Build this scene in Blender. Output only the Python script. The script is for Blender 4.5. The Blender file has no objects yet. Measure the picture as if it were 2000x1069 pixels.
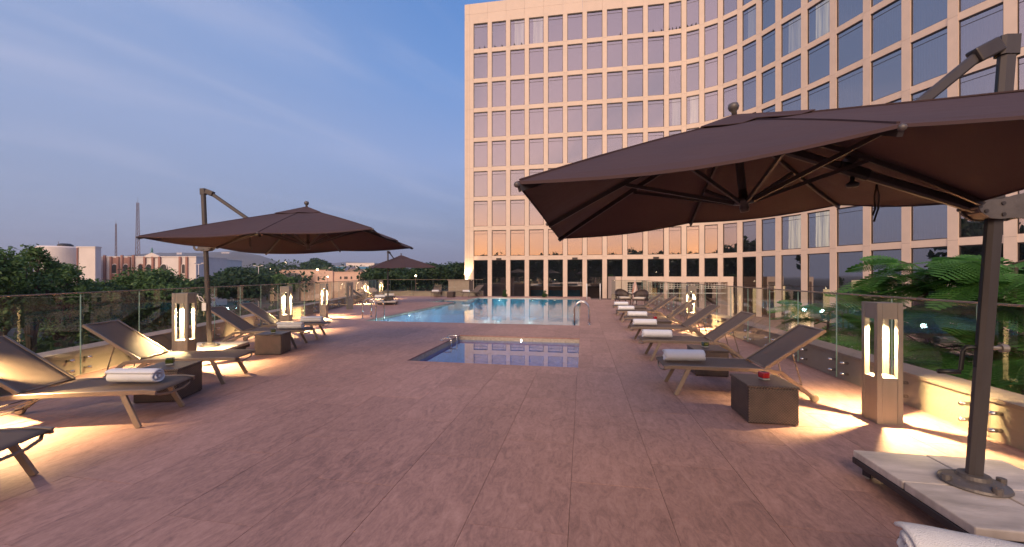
import bpy, math, random
import numpy as np
from mathutils import Matrix, Vector, Euler

C = bpy.context.scene
COL = C.collection
R = math.radians
PI = math.pi
random.seed(11)

# ------------------------------------------------------------------ camera
YAW = R(10.29)                       # the pool deck runs 10.29 degrees to the right of the view axis
EYE = 1.45
cam_d = bpy.data.cameras.new('camera')
cam = bpy.data.objects.new('camera', cam_d)
COL.objects.link(cam)
cam.location = (0, 0, EYE)
cam.rotation_euler = (R(90), 0, YAW)
cam_d.sensor_width = 36
cam_d.lens = 36 * 760 / 2000
cam_d.shift_y = 0.00275
cam_d.clip_start = 0.05
cam_d.clip_end = 30000
C.camera = cam

# ------------------------------------------------------------------ sky, sun, exposure
SUN_AZ = (-0.26, -0.966)              # towards the afterglow, behind and left of the camera
world = bpy.data.worlds.new('World')
C.world = world
world.use_nodes = True
nt = world.node_tree
nt.nodes.clear()
N = nt.nodes.new
LK = nt.links.new


def ramp_node(tree, stops, interp='LINEAR'):
    r = tree.nodes.new('ShaderNodeValToRGB')
    r.color_ramp.interpolation = interp
    e = r.color_ramp.elements
    while len(e) > 1:
        e.remove(e[-1])
    e[0].position = stops[0][0]
    e[0].color = (*stops[0][1], 1)
    for p, c in stops[1:]:
        k = e.new(p)
        k.color = (*c, 1)
    return r


def math_node(tree, op, a, b=None, clamp=False):
    m = tree.nodes.new('ShaderNodeMath')
    m.operation = op
    m.use_clamp = clamp
    for i, v in enumerate((a, b)):
        if v is None:
            continue
        if isinstance(v, (int, float)):
            m.inputs[i].default_value = v
        else:
            tree.links.new(v, m.inputs[i])
    return m.outputs[0]


tc = N('ShaderNodeTexCoord')
sep = N('ShaderNodeSeparateXYZ')
LK(tc.outputs['Generated'], sep.inputs[0])
zc = math_node(nt, 'MAXIMUM', sep.outputs['Z'], 0.0)
away = ramp_node(nt, [(0.0, (0.125, 0.150, 0.262)), (0.05, (0.125, 0.162, 0.292)), (0.13, (0.142, 0.196, 0.350)),
                      (0.28, (0.165, 0.240, 0.455)), (0.45, (0.095, 0.200, 0.450)), (0.62, (0.050, 0.152, 0.400)), (1.0, (0.06, 0.12, 0.30))])
LK(zc, away.inputs[0])
glow = ramp_node(nt, [(0.0, (1.15, 0.52, 0.24)), (0.05, (1.25, 0.60, 0.30)), (0.10, (1.15, 0.66, 0.46)), (0.18, (1.00, 0.70, 0.64)),
                      (0.32, (0.88, 0.64, 0.68)), (0.55, (0.68, 0.52, 0.62)), (1.0, (0.14, 0.18, 0.40))])
LK(zc, glow.inputs[0])
# azimuth factor: 1 towards the afterglow, 0 on the side away from it
az = math_node(nt, 'ADD', math_node(nt, 'MULTIPLY', sep.outputs['X'], SUN_AZ[0]), math_node(nt, 'MULTIPLY', sep.outputs['Y'], SUN_AZ[1]))
azr = N('ShaderNodeMapRange')
azr.interpolation_type = 'SMOOTHSTEP'
azr.inputs['From Min'].default_value = 0.10
azr.inputs['From Max'].default_value = 0.95
LK(az, azr.inputs['Value'])
mixs = N('ShaderNodeMix')
mixs.data_type = 'RGBA'
LK(azr.outputs['Result'], mixs.inputs['Factor'])
LK(away.outputs[0], mixs.inputs[6])
LK(glow.outputs[0], mixs.inputs[7])
# high thin cloud: noise on the plane of the cloud layer, drawn out into streaks
dz = math_node(nt, 'ADD', zc, 0.12)
cx_ = math_node(nt, 'DIVIDE', sep.outputs['X'], dz)
cy_ = math_node(nt, 'DIVIDE', sep.outputs['Y'], dz)
cmb = N('ShaderNodeCombineXYZ')
LK(cx_, cmb.inputs[0])
LK(cy_, cmb.inputs[1])
mp = N('ShaderNodeMapping')
mp0 = N('ShaderNodeMapping')
mp0.inputs['Rotation'].default_value = (0, 0, R(-66))
mp.inputs['Scale'].default_value = (0.5, 2.0, 1)
mp.inputs['Location'].default_value = (4.0, 6.6, 0)
LK(cmb.outputs[0], mp0.inputs[0])
LK(mp0.outputs[0], mp.inputs[0])
cn = N('ShaderNodeTexNoise')
cn.inputs['Scale'].default_value = 1.0
cn.inputs['Detail'].default_value = 7
cn.inputs['Roughness'].default_value = 0.52
cn.inputs['Distortion'].default_value = 0.35
LK(mp.outputs[0], cn.inputs['Vector'])
cr = N('ShaderNodeMapRange')
cr.interpolation_type = 'SMOOTHSTEP'
cr.inputs['From Min'].default_value = 0.44
cr.inputs['From Max'].default_value = 0.74
cr.inputs['To Max'].default_value = 0.5
LK(cn.outputs['Fac'], cr.inputs['Value'])
cm = N('ShaderNodeMix')
cm.data_type = 'RGBA'
cm.inputs[7].default_value = (0.33, 0.35, 0.49, 1)
hz_ = N('ShaderNodeMapRange')
hz_.interpolation_type = 'SMOOTHSTEP'
hz_.inputs['From Min'].default_value = 0.02
hz_.inputs['From Max'].default_value = 0.34
hz_.inputs['To Min'].default_value = 0.25
LK(zc, hz_.inputs['Value'])
LK(math_node(nt, 'MULTIPLY', cr.outputs['Result'], hz_.outputs['Result']), cm.inputs['Factor'])
# the air is paler towards the left, nearer the afterglow
lm = N('ShaderNodeMapRange')
lm.interpolation_type = 'SMOOTHSTEP'
lm.inputs['From Min'].default_value = 0.15
lm.inputs['From Max'].default_value = 0.95
lm.inputs['To Max'].default_value = 0.62
LK(math_node(nt, 'MULTIPLY', sep.outputs['X'], -1.0), lm.inputs['Value'])
lx = N('ShaderNodeMix')
lx.data_type = 'RGBA'
lx.inputs[7].default_value = (0.225, 0.275, 0.415, 1)
LK(math_node(nt, 'MULTIPLY', lm.outputs['Result'], math_node(nt, 'SUBTRACT', 1.0, azr.outputs['Result'])), lx.inputs['Factor'])
LK(mixs.outputs[2], lx.inputs[6])
LK(lx.outputs[2], cm.inputs[6])
bg = N('ShaderNodeBackground')
bg.inputs['Strength'].default_value = 1.0
LK(cm.outputs[2], bg.inputs['Color'])
sky = N('ShaderNodeTexSky')
sky.sky_type = 'NISHITA'
sky.sun_disc = False
sky.sun_elevation = R(2.0)
sky.sun_rotation = math.atan2(SUN_AZ[0], SUN_AZ[1])
bg2 = N('ShaderNodeBackground')
bg2.inputs['Strength'].default_value = 0.02
LK(sky.outputs[0], bg2.inputs['Color'])
adds = N('ShaderNodeAddShader')
LK(bg.outputs[0], adds.inputs[0])
LK(bg2.outputs[0], adds.inputs[1])
wo = N('ShaderNodeOutputWorld')
LK(adds.outputs[0], wo.inputs['Surface'])

sun_d = bpy.data.lights.new('sun', 'SUN')
sun_d.energy = 2.2
sun_d.angle = R(40)
sun_d.cycles.use_multiple_importance_sampling = False   # its glow in mirrors is the sky's own
sun_d.color = (1.0, 0.72, 0.46)
sun = bpy.data.objects.new('sun', sun_d)
COL.objects.link(sun)
_e = R(29)
_d = Vector((0.10, 1.0, 0)).normalized() * math.cos(_e) + Vector((0, 0, -math.sin(_e)))
sun.rotation_euler = _d.to_track_quat('-Z', 'Y').to_euler()

C.view_settings.view_transform = 'Standard'
C.view_settings.look = 'None'
C.view_settings.gamma = 1
C.view_settings.exposure = 0.6
C.view_settings.use_curve_mapping = False
C.render.engine = 'CYCLES'
C.cycles.max_bounces = 10
C.cycles.transparent_max_bounces = 24
C.cycles.sample_clamp_indirect = 6
C.cycles.caustics_reflective = False
C.cycles.caustics_refractive = False


# ------------------------------------------------------------------ helpers
def pl(X, D):
    """plan point measured square to the view axis -> plan point in deck axes"""
    c, s = math.cos(YAW), math.sin(YAW)
    return (X * c - D * s, X * s + D * c)


class MB:
    def __init__(self):
        self.v = []
        self.f = []
        self.m = []
        self.mi = 0

    def add(self, vs, fs):
        b = len(self.v)
        self.v += [tuple(p) for p in vs]
        self.f += [tuple(b + i for i in f) for f in fs]
        self.m += [self.mi] * len(fs)
        return self

    def box(self, x0, x1, y0, y1, z0, z1):
        return self.add([(x0, y0, z0), (x1, y0, z0), (x1, y1, z0), (x0, y1, z0), (x0, y0, z1), (x1, y0, z1), (x1, y1, z1), (x0, y1, z1)],
                        [(0, 3, 2, 1), (4, 5, 6, 7), (0, 1, 5, 4), (1, 2, 6, 5), (2, 3, 7, 6), (3, 0, 4, 7)])

    def prism(self, poly, z0, z1):
        n = len(poly)
        a = sum(poly[i][0] * poly[(i + 1) % n][1] - poly[(i + 1) % n][0] * poly[i][1] for i in range(n))
        if a < 0:
            poly = poly[::-1]
        vs = [(p[0], p[1], z0) for p in poly] + [(p[0], p[1], z1) for p in poly]
        fs = [tuple(range(n - 1, -1, -1)), tuple(range(n, 2 * n))]
        fs += [(i, (i + 1) % n, n + (i + 1) % n, n + i) for i in range(n)]
        return self.add(vs, fs)

    def xprism(self, poly, M):
        """polygon in local xy, thickness 1 in local z, transformed by M"""
        n = len(poly)
        vs = [M @ Vector((p[0], p[1], 0)) for p in poly] + [M @ Vector((p[0], p[1], 1)) for p in poly]
        fs = [tuple(range(n - 1, -1, -1)), tuple(range(n, 2 * n))]
        fs += [(i, (i + 1) % n, n + (i + 1) % n, n + i) for i in range(n)]
        return self.add(vs, fs)

    def tube(self, pts, r, n=8, ry=None, cap=True, up=(0, 0, 1), r1=None, square=False):
        """sweep; r across, ry along the up axis; square gives a rectangular bar"""
        pts = [Vector(p) for p in pts]
        ry = r if ry is None else ry
        if square:
            prof = [(-1, -1), (1, -1), (1, 1), (-1, 1)]
        else:
            prof = [(math.cos(2 * PI * k / n), math.sin(2 * PI * k / n)) for k in range(n)]
        n = len(prof)
        vs = []
        m = len(pts)
        for i, p in enumerate(pts):
            t = (pts[min(i + 1, m - 1)] - pts[max(i - 1, 0)]).normalized()
            u = Vector(up)
            if abs(t.dot(u)) > 0.98:
                u = Vector((0, 1, 0)) if abs(t.y) < 0.9 else Vector((1, 0, 0))
            s = t.cross(u).normalized()
            w = s.cross(t).normalized()
            k = 1.0
            if 0 < i < m - 1:
                c_ = (pts[i] - pts[i - 1]).normalized().dot((pts[i + 1] - pts[i]).normalized())
                k = 1 / max(0.6, math.sqrt(max(0.0, (1 + c_) / 2)))
            f = 1 if r1 is None else 1 + (r1 / r - 1) * i / (m - 1)
            for a, b in prof:
                vs.append(p + s * a * r * f + w * b * ry * f * k)
        fs = []
        for i in range(m - 1):
            for k in range(n):
                fs.append((i * n + k, i * n + (k + 1) % n, (i + 1) * n + (k + 1) % n, (i + 1) * n + k))
        if cap:
            fs.append(tuple(range(n - 1, -1, -1)))
            fs.append(tuple((m - 1) * n + k for k in range(n)))
        return self.add(vs, fs)

    def lathe(self, prof, n=16, c=(0, 0, 0), M=None):
        vs = []
        for r, z in prof:
            for k in range(n):
                a = 2 * PI * k / n
                p = Vector((r * math.cos(a), r * math.sin(a), z))
                p = (M @ p) if M else p
                vs.append(p + Vector(c))
        fs = []
        for i in range(len(prof) - 1):
            for k in range(n):
                fs.append((i * n + k, i * n + (k + 1) % n, (i + 1) * n + (k + 1) % n, (i + 1) * n + k))
        if prof[0][0] > 1e-5:
            fs.append(tuple(range(n - 1, -1, -1)))
        if prof[-1][0] > 1e-5:
            fs.append(tuple((len(prof) - 1) * n + k for k in range(n)))
        return self.add(vs, fs)

    def mesh(self, name, mats, smooth=False):
        me = bpy.data.meshes.new(name)
        me.from_pydata(self.v, [], self.f)
        if not isinstance(mats, (list, tuple)):
            mats = [mats]
        for m in mats:
            me.materials.append(m)
        if len(mats) > 1:
            me.polygons.foreach_set('material_index', self.m)
        if smooth:
            me.shade_smooth() if hasattr(me, 'shade_smooth') else None
        me.update()
        return me


def link(name, me, parent=None, loc=(0, 0, 0), rz=0.0, rot=None):
    o = bpy.data.objects.new(name, me)
    COL.objects.link(o)
    o.location = loc
    o.rotation_euler = rot if rot is not None else (0, 0, rz)
    if parent is not None:
        o.parent = parent
    return o


def part(name, mb, mat, parent=None, loc=(0, 0, 0), rz=0.0, bevel=0, smooth=False, rot=None, seg=2):
    o = link(name, mb.mesh(name, mat, smooth), parent, loc, rz, rot)
    if smooth:
        md = o.modifiers.new('wn', 'WEIGHTED_NORMAL') if False else None
    if bevel:
        b = o.modifiers.new('bevel', 'BEVEL')
        b.width = bevel
        b.segments = seg
        b.limit_method = 'ANGLE'
        b.angle_limit = R(35)
    return o


def tag(o, label=None, cat=None, group=None, kind=None):
    if label:
        o['label'] = label
    if cat:
        o['category'] = cat
    if group:
        o['group'] = group
    if kind:
        o['kind'] = kind
    return o


def thing(name, label, cat, loc=(0, 0, 0), rz=0.0, group=None):
    return tag(link(name, None, None, loc, rz), label, cat, group)


def kids(o):
    return list(o.children)


def copy_tree(o, parent=None):
    c = o.copy()
    COL.objects.link(c)
    if parent is not None:
        c.parent = parent
    for ch in kids(o):
        if ch is not c:
            copy_tree(ch, c)
    return c


def clone(o, loc, rz, label):
    c = copy_tree(o)
    c.location = loc
    c.rotation_euler = (0, 0, rz)
    c['label'] = label
    return c


# ------------------------------------------------------------------ materials
def mat(name, base, rough=0.6, metal=0.0, var=0.0, scale=5.0, bump=0.0, bscale=None, stretch=(1, 1, 1), spec=0.5, col2=None, detail=4, objrand=0.0, coat=0.0):
    m = bpy.data.materials.new(name)
    m.use_nodes = True
    t = m.node_tree
    b = t.nodes['Principled BSDF']
    b.inputs['Roughness'].default_value = rough
    b.inputs['Metallic'].default_value = metal
    b.inputs['Specular IOR Level'].default_value = spec
    b.inputs['Coat Weight'].default_value = coat
    b.inputs['Base Color'].default_value = (*base, 1)
    if var or col2 or bump or objrand:
        g = t.nodes.new('ShaderNodeNewGeometry')
        mp_ = t.nodes.new('ShaderNodeMapping')
        mp_.inputs['Scale'].default_value = stretch
        t.links.new(g.outputs['Position'], mp_.inputs[0])
        n = t.nodes.new('ShaderNodeTexNoise')
        n.inputs['Scale'].default_value = scale
        n.inputs['Detail'].default_value = detail
        n.inputs['Roughness'].default_value = 0.6
        t.links.new(mp_.outputs[0], n.inputs['Vector'])
        c1 = tuple(max(0, x * (1 - var)) for x in base)
        c2 = col2 if col2 else tuple(min(1, x * (1 + var)) for x in base)
        r = ramp_node(t, [(0.3, c1), (0.7, c2)])
        t.links.new(n.outputs['Fac'], r.inputs[0])
        out = r.outputs[0]
        if objrand:
            oi = t.nodes.new('ShaderNodeObjectInfo')
            mr = t.nodes.new('ShaderNodeMapRange')
            mr.inputs['To Min'].default_value = 1 - objrand
            mr.inputs['To Max'].default_value = 1 + objrand
            t.links.new(oi.outputs['Random'], mr.inputs['Value'])
            hv = t.nodes.new('ShaderNodeHueSaturation')
            t.links.new(mr.outputs[0], hv.inputs['Value'])
            t.links.new(out, hv.inputs['Color'])
            out = hv.outputs[0]
        t.links.new(out, b.inputs['Base Color'])
        rr = t.nodes.new('ShaderNodeMapRange')
        rr.inputs['To Min'].default_value = max(0.02, rough - 0.12)
        rr.inputs['To Max'].default_value = min(1, rough + 0.12)
        t.links.new(n.outputs['Fac'], rr.inputs['Value'])
        t.links.new(rr.outputs[0], b.inputs['Roughness'])
        if bump:
            n2 = t.nodes.new('ShaderNodeTexNoise')
            n2.inputs['Scale'].default_value = bscale or scale * 4
            n2.inputs['Detail'].default_value = 5
            t.links.new(mp_.outputs[0], n2.inputs['Vector'])
            bp = t.nodes.new('ShaderNodeBump')
            bp.inputs['Strength'].default_value = bump
            bp.inputs['Distance'].default_value = 0.01
            t.links.new(n2.outputs['Fac'], bp.inputs['Height'])
            t.links.new(bp.outputs[0], b.inputs['Normal'])
    return m


def emis(name, col, s):
    m = bpy.data.materials.new(name)
    m.use_nodes = True
    t = m.node_tree
    b = t.nodes['Principled BSDF']
    b.inputs['Base Color'].default_value = (0.8, 0.8, 0.8, 1)
    b.inputs['Emission Color'].default_value = (*col, 1)
    b.inputs['Emission Strength'].default_value = s
    return m


def glassy(name, tint, refl=0.08, rough=0.0, fres=1.0, ior=1.5, gtint=(1, 1, 1), bump=None):
    """thin glass or water: transparent with a mirror share that grows at grazing angles"""
    m = bpy.data.materials.new(name)
    m.use_nodes = True
    t = m.node_tree
    t.nodes.clear()
    tr = t.nodes.new('ShaderNodeBsdfTransparent')
    tr.inputs[0].default_value = (*tint, 1)
    gl = t.nodes.new('ShaderNodeBsdfGlossy')
    gl.inputs['Color'].default_value = (*gtint, 1)
    gl.inputs['Roughness'].default_value = rough
    ge = t.nodes.new('ShaderNodeNewGeometry')
    dt = t.nodes.new('ShaderNodeVectorMath')
    dt.operation = 'DOT_PRODUCT'
    t.links.new(ge.outputs['Incoming'], dt.inputs[0])
    t.links.new(ge.outputs['Normal'], dt.inputs[1])
    co = math_node(t, 'ABSOLUTE', dt.outputs['Value'])
    f5 = math_node(t, 'POWER', math_node(t, 'SUBTRACT', 1.0, co, clamp=True), 5.0 if ior < 1.55 else 4.0)
    f = math_node(t, 'ADD', math_node(t, 'MULTIPLY', f5, (1 - refl) * fres), refl, clamp=True)
    mx = t.nodes.new('ShaderNodeMixShader')
    t.links.new(f, mx.inputs[0])
    t.links.new(tr.outputs[0], mx.inputs[1])
    t.links.new(gl.outputs[0], mx.inputs[2])
    o = t.nodes.new('ShaderNodeOutputMaterial')
    t.links.new(mx.outputs[0], o.inputs['Surface'])
    if bump:
        scale, stretch, strength, dist = bump
        g = t.nodes.new('ShaderNodeNewGeometry')
        mp_ = t.nodes.new('ShaderNodeMapping')
        mp_.inputs['Scale'].default_value = stretch
        t.links.new(g.outputs['Position'], mp_.inputs[0])
        n = t.nodes.new('ShaderNodeTexNoise')
        n.inputs['Scale'].default_value = scale
        n.inputs['Detail'].default_value = 3
        t.links.new(mp_.outputs[0], n.inputs['Vector'])
        bp = t.nodes.new('ShaderNodeBump')
        bp.inputs['Strength'].default_value = strength
        bp.inputs['Distance'].default_value = dist
        t.links.new(n.outputs['Fac'], bp.inputs['Height'])
        t.links.new(bp.outputs[0], gl.inputs['Normal'])
    return m


def weave(name, c1, c2, sx, rough=0.55, bump=0.6):
    m = bpy.data.materials.new(name)
    m.use_nodes = True
    t = m.node_tree
    b = t.nodes['Principled BSDF']
    b.inputs['Roughness'].default_value = rough
    tc_ = t.nodes.new('ShaderNodeTexCoord')
    sp = t.nodes.new('ShaderNodeSeparateXYZ')
    t.links.new(tc_.outputs['Object'], sp.inputs[0])
    hx = math_node(t, 'ADD', sp.outputs[0], sp.outputs[1])
    a = math_node(t, 'SINE', math_node(t, 'MULTIPLY', hx, sx))
    c = math_node(t, 'SINE', math_node(t, 'MULTIPLY', sp.outputs[2], sx))
    d = math_node(t, 'SINE', math_node(t, 'MULTIPLY', math_node(t, 'SUBTRACT', sp.outputs[0], sp.outputs[1]), sx))
    p = math_node(t, 'MULTIPLY', a, math_node(t, 'ADD', c, math_node(t, 'MULTIPLY', d, 0.25)))
    f = math_node(t, 'ADD', math_node(t, 'MULTIPLY', p, 0.5), 0.5)
    ns = t.nodes.new('ShaderNodeTexNoise')
    ns.inputs['Scale'].default_value = 9
    t.links.new(tc_.outputs['Object'], ns.inputs['Vector'])
    f2 = math_node(t, 'ADD', math_node(t, 'MULTIPLY', f, 0.6), math_node(t, 'MULTIPLY', ns.outputs['Fac'], 0.5))
    r = ramp_node(t, [(0.2, c1), (0.9, c2)])
    t.links.new(f2, r.inputs[0])
    t.links.new(r.outputs[0], b.inputs['Base Color'])
    bp = t.nodes.new('ShaderNodeBump')
    bp.inputs['Strength'].default_value = bump
    bp.inputs['Distance'].default_value = 0.004
    t.links.new(f, bp.inputs['Height'])
    t.links.new(bp.outputs[0], b.inputs['Normal'])
    return m


def deck_stone():
    """reddish-brown vein-cut stone: veins run with the deck, each slab a little different"""
    m = bpy.data.materials.new('deck_stone')
    m.use_nodes = True
    t = m.node_tree
    b = t.nodes['Principled BSDF']
    g = t.nodes.new('ShaderNodeNewGeometry')
    oi = t.nodes.new('ShaderNodeObjectInfo')
    wn = t.nodes.new('ShaderNodeVectorMath')
    wn.operation = 'SCALE'
    wn.inputs[0].default_value = (17, 31, 0)
    t.links.new(oi.outputs['Random'], wn.inputs['Scale'])
    ad = t.nodes.new('ShaderNodeVectorMath')
    t.links.new(g.outputs['Position'], ad.inputs[0])
    t.links.new(wn.outputs[0], ad.inputs[1])

    def noise(stretch, scale, detail=6, rough=0.65, src=ad.outputs[0], dist=0.0):
        mp_ = t.nodes.new('ShaderNodeMapping')
        mp_.inputs['Scale'].default_value = stretch
        t.links.new(src, mp_.inputs[0])
        n = t.nodes.new('ShaderNodeTexNoise')
        n.inputs['Scale'].default_value = scale
        n.inputs['Detail'].default_value = detail
        n.inputs['Roughness'].default_value = rough
        n.inputs['Distortion'].default_value = dist
        t.links.new(mp_.outputs[0], n.inputs['Vector'])
        return n.outputs['Fac']
    vein = noise((2.7, 1.0, 1), 4.2, 8, 0.74, dist=1.3)
    fine = noise((2.0, 1.0, 1), 24, 5, 0.7)
    cloud = noise((1, 1, 1), 0.55, 3, 0.5, g.outputs['Position'])
    blot = noise((1.6, 1, 1), 2.6, 5, 0.7, g.outputs['Position'], 0.8)
    grit = noise((1, 1, 1), 90, 3, 0.6)
    r = ramp_node(t, [(0.34, (0.150, 0.085, 0.080)), (0.44, (0.270, 0.155, 0.130)), (0.53, (0.375, 0.215, 0.178)), (0.68, (0.500, 0.310, 0.260))])
    f = math_node(t, 'ADD', math_node(t, 'MULTIPLY', vein, 0.50), math_node(t, 'ADD', math_node(t, 'MULTIPLY', fine, 0.25), math_node(t, 'ADD', math_node(t, 'MULTIPLY', cloud, 0.17), math_node(t, 'MULTIPLY', blot, 0.10))))
    t.links.new(f, r.inputs[0])
    hv = t.nodes.new('ShaderNodeHueSaturation')
    mr = t.nodes.new('ShaderNodeMapRange')
    mr.inputs['To Min'].default_value = 0.90
    mr.inputs['To Max'].default_value = 1.10
    t.links.new(oi.outputs['Random'], mr.inputs['Value'])
    t.links.new(mr.outputs[0], hv.inputs['Value'])
    t.links.new(r.outputs[0], hv.inputs['Color'])
    # small pits and specks
    sp = ramp_node(t, [(0.70, (1, 1, 1)), (0.78, (0.55, 0.5, 0.5))])
    t.links.new(grit, sp.inputs[0])
    mu = t.nodes.new('ShaderNodeMix')
    mu.data_type = 'RGBA'
    mu.blend_type = 'MULTIPLY'
    mu.inputs['Factor'].default_value = 0.8
    t.links.new(hv.outputs[0], mu.inputs[6])
    t.links.new(sp.outputs[0], mu.inputs[7])
    t.links.new(mu.outputs[2], b.inputs['Base Color'])
    rg = t.nodes.new('ShaderNodeMapRange')
    rg.inputs['To Min'].default_value = 0.42
    rg.inputs['To Max'].default_value = 0.72
    t.links.new(f, rg.inputs['Value'])
    t.links.new(rg.outputs[0], b.inputs['Roughness'])
    b.inputs['Specular IOR Level'].default_value = 0.35
    bp = t.nodes.new('ShaderNodeBump')
    bp.inputs['Strength'].default_value = 0.35
    bp.inputs['Distance'].default_value = 0.004
    t.links.new(f, bp.inputs['Height'])
    t.links.new(bp.outputs[0], b.inputs['Normal'])
    return m


def foliage(name, c1, c2, scale=1.5, trans=0.25):
    m = bpy.data.materials.new(name)
    m.use_nodes = True
    t = m.node_tree
    b = t.nodes['Principled BSDF']
    b.inputs['Roughness'].default_value = 0.55
    b.inputs['Specular IOR Level'].default_value = 0.3
    g = t.nodes.new('ShaderNodeNewGeometry')
    n = t.nodes.new('ShaderNodeTexNoise')
    n.inputs['Scale'].default_value = scale
    n.inputs['Detail'].default_value = 6
    n.inputs['Roughness'].default_value = 0.7
    t.links.new(g.outputs['Position'], n.inputs['Vector'])
    r = ramp_node(t, [(0.32, c1), (0.68, c2)])
    t.links.new(n.outputs['Fac'], r.inputs[0])
    t.links.new(r.outputs[0], b.inputs['Base Color'])
    tl = t.nodes.new('ShaderNodeBsdfTranslucent')
    t.links.new(r.outputs[0], tl.inputs['Color'])
    mx = t.nodes.new('ShaderNodeMixShader')
    mx.inputs[0].default_value = trans
    t.links.new(b.outputs[0], mx.inputs[1])
    t.links.new(tl.outputs[0], mx.inputs[2])
    t.links.new(mx.outputs[0], t.nodes['Material Output'].inputs['Surface'])
    return m


M = {}
M['deck'] = deck_stone()
M['grout'] = mat('grout', (0.13, 0.085, 0.07), 0.9)
M['coping'] = mat('coping_stone', (0.33, 0.235, 0.20), 0.6, var=0.12, scale=6, bump=0.2)
M['parapet'] = mat('parapet_render', (0.40, 0.30, 0.24), 0.75, var=0.10, scale=2.5, bump=0.25, bscale=40)
M['facade'] = mat('facade_stone', (0.675, 0.545, 0.460), 0.62, var=0.05, scale=1.2, bump=0.1, bscale=30, objrand=0.025)
M['joint'] = mat('facade_joint', (0.20, 0.12, 0.09), 0.9)
M['winframe'] = mat('window_frame_dark', (0.045, 0.03, 0.028), 0.4, metal=0.4)
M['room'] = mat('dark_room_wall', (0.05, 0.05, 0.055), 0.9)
M['sheer'] = mat('sheer_curtain', (0.13, 0.12, 0.125), 0.9)
M['curtain_glow'] = emis('curtain_glow', (1.0, 0.84, 0.50), 1.1)
M['bronze'] = mat('bronze_aluminium', (0.235, 0.21, 0.185), 0.42, metal=0.35, var=0.08, scale=14, stretch=(1, 1, 0.1))
M['bronze_dark'] = mat('dark_aluminium', (0.065, 0.055, 0.055), 0.42, metal=0.4, var=0.08, scale=10)
M['postmetal'] = mat('umbrella_post_aluminium', (0.075, 0.065, 0.065), 0.45, metal=0.3, var=0.08, scale=20, stretch=(1, 1, 0.15))
M['bracket'] = mat('cast_bracket', (0.13, 0.115, 0.11), 0.45, metal=0.3, var=0.12, scale=18, bump=0.15)
M['black'] = mat('black_plastic', (0.012, 0.012, 0.012), 0.45)
M['chrome'] = mat('chrome_steel', (0.62, 0.60, 0.57), 0.18, metal=1.0)
M['frame'] = mat('lounger_frame_champagne', (0.235, 0.180, 0.140), 0.4, metal=0.45, var=0.06, scale=12)
M['sling'] = weave('sling_mesh_taupe', (0.150, 0.108, 0.084), (0.250, 0.185, 0.145), 900, 0.6, 0.3)
slt = M['sling'].node_tree
tl0 = slt.nodes.new('ShaderNodeBsdfTranslucent')
tl0.inputs['Color'].default_value = (0.26, 0.195, 0.14, 1)
mx0 = slt.nodes.new('ShaderNodeMixShader')
mx0.inputs[0].default_value = 0.35
slt.links.new(slt.nodes['Principled BSDF'].outputs[0], mx0.inputs[1])
slt.links.new(tl0.outputs[0], mx0.inputs[2])
slt.links.new(mx0.outputs[0], slt.nodes['Material Output'].inputs['Surface'])
M['fabric'] = mat('umbrella_canvas', (0.060, 0.032, 0.034), 0.85, var=0.10, scale=3, bump=0.55, bscale=7)
M['towel'] = mat('white_terry', (0.78, 0.78, 0.80), 0.95, var=0.03, scale=20, bump=0.9, bscale=260)
M['wicker'] = weave('brown_wicker', (0.012, 0.008, 0.008), (0.115, 0.078, 0.064), 240, 0.45, 1.0)
M['travertine'] = mat('travertine_slab', (0.52, 0.46, 0.42), 0.55, var=0.26, scale=3.5, bump=0.25, bscale=30, stretch=(1.0, 3.0, 1))
M['steel_blk'] = mat('painted_steel_dark', (0.04, 0.035, 0.04), 0.45, metal=0.3)
M['rubber'] = mat('caster_cream', (0.35, 0.30, 0.24), 0.5)
M['lamp_in'] = mat('lamp_inner_white', (0.75, 0.70, 0.60), 0.6)
M['lamp_glow'] = emis('lamp_led', (1.0, 0.80, 0.48), 60)
M['pool_light'] = emis('pool_light_lens', (1.0, 0.97, 0.85), 25)
M['pool_tile'] = mat('pool_tile_turquoise', (0.03, 0.29, 0.47), 0.4, var=0.25, scale=3)
M['kid_tile'] = mat('pool_tile_blue', (0.05, 0.13, 0.42), 0.4, var=0.3, scale=8)
M['band_tile'] = mat('waterline_tile', (0.42, 0.35, 0.28), 0.5, var=0.35, scale=26)
M['water'] = glassy('pool_water', (0.66, 0.93, 0.98), 0.03, 0.045, fres=0.92, ior=1.5, bump=(1.0, (1.3, 0.55, 1), 0.20, 0.02))
M['kwater'] = glassy('kid_pool_water', (0.75, 0.90, 0.95), 0.05, 0.0, ior=1.5, bump=(1.2, (1, 1, 1), 0.04, 0.01))
M['rail_glass'] = glassy('rail_glass', (0.80, 0.86, 0.83), 0.075, 0.0, ior=1.5)
M['glass_edge'] = mat('glass_edge_green', (0.28, 0.42, 0.36), 0.25)
M['win_glass'] = glassy('facade_glass', (0.34, 0.36, 0.42), 0.42, 0.0, ior=1.6, gtint=(1.0, 0.92, 0.92), bump=(0.7, (1, 1, 1), 0.05, 0.03))
M['lobby_glass'] = glassy('lobby_glass', (0.45, 0.47, 0.50), 0.36, 0.0, ior=1.6, gtint=(0.95, 0.93, 0.95))
M['cushion'] = mat('cream_cushion', (0.60, 0.54, 0.46), 0.9, var=0.05, scale=10)
M['white'] = mat('white_paint', (0.75, 0.74, 0.72), 0.5)
M['bark'] = mat('bark', (0.085, 0.065, 0.05), 0.9, var=0.3, scale=8, bump=0.5)
M['leafA'] = foliage('leaf_mid_green', (0.036, 0.082, 0.026), (0.135, 0.235, 0.070), 1.5)
M['leafB'] = foliage('leaf_dark_green', (0.016, 0.042, 0.018), (0.055, 0.105, 0.038), 0.9)
M['leafF'] = foliage('fern_leaf_green', (0.055, 0.165, 0.030), (0.150, 0.360, 0.080), 2.2, 0.45)
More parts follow.
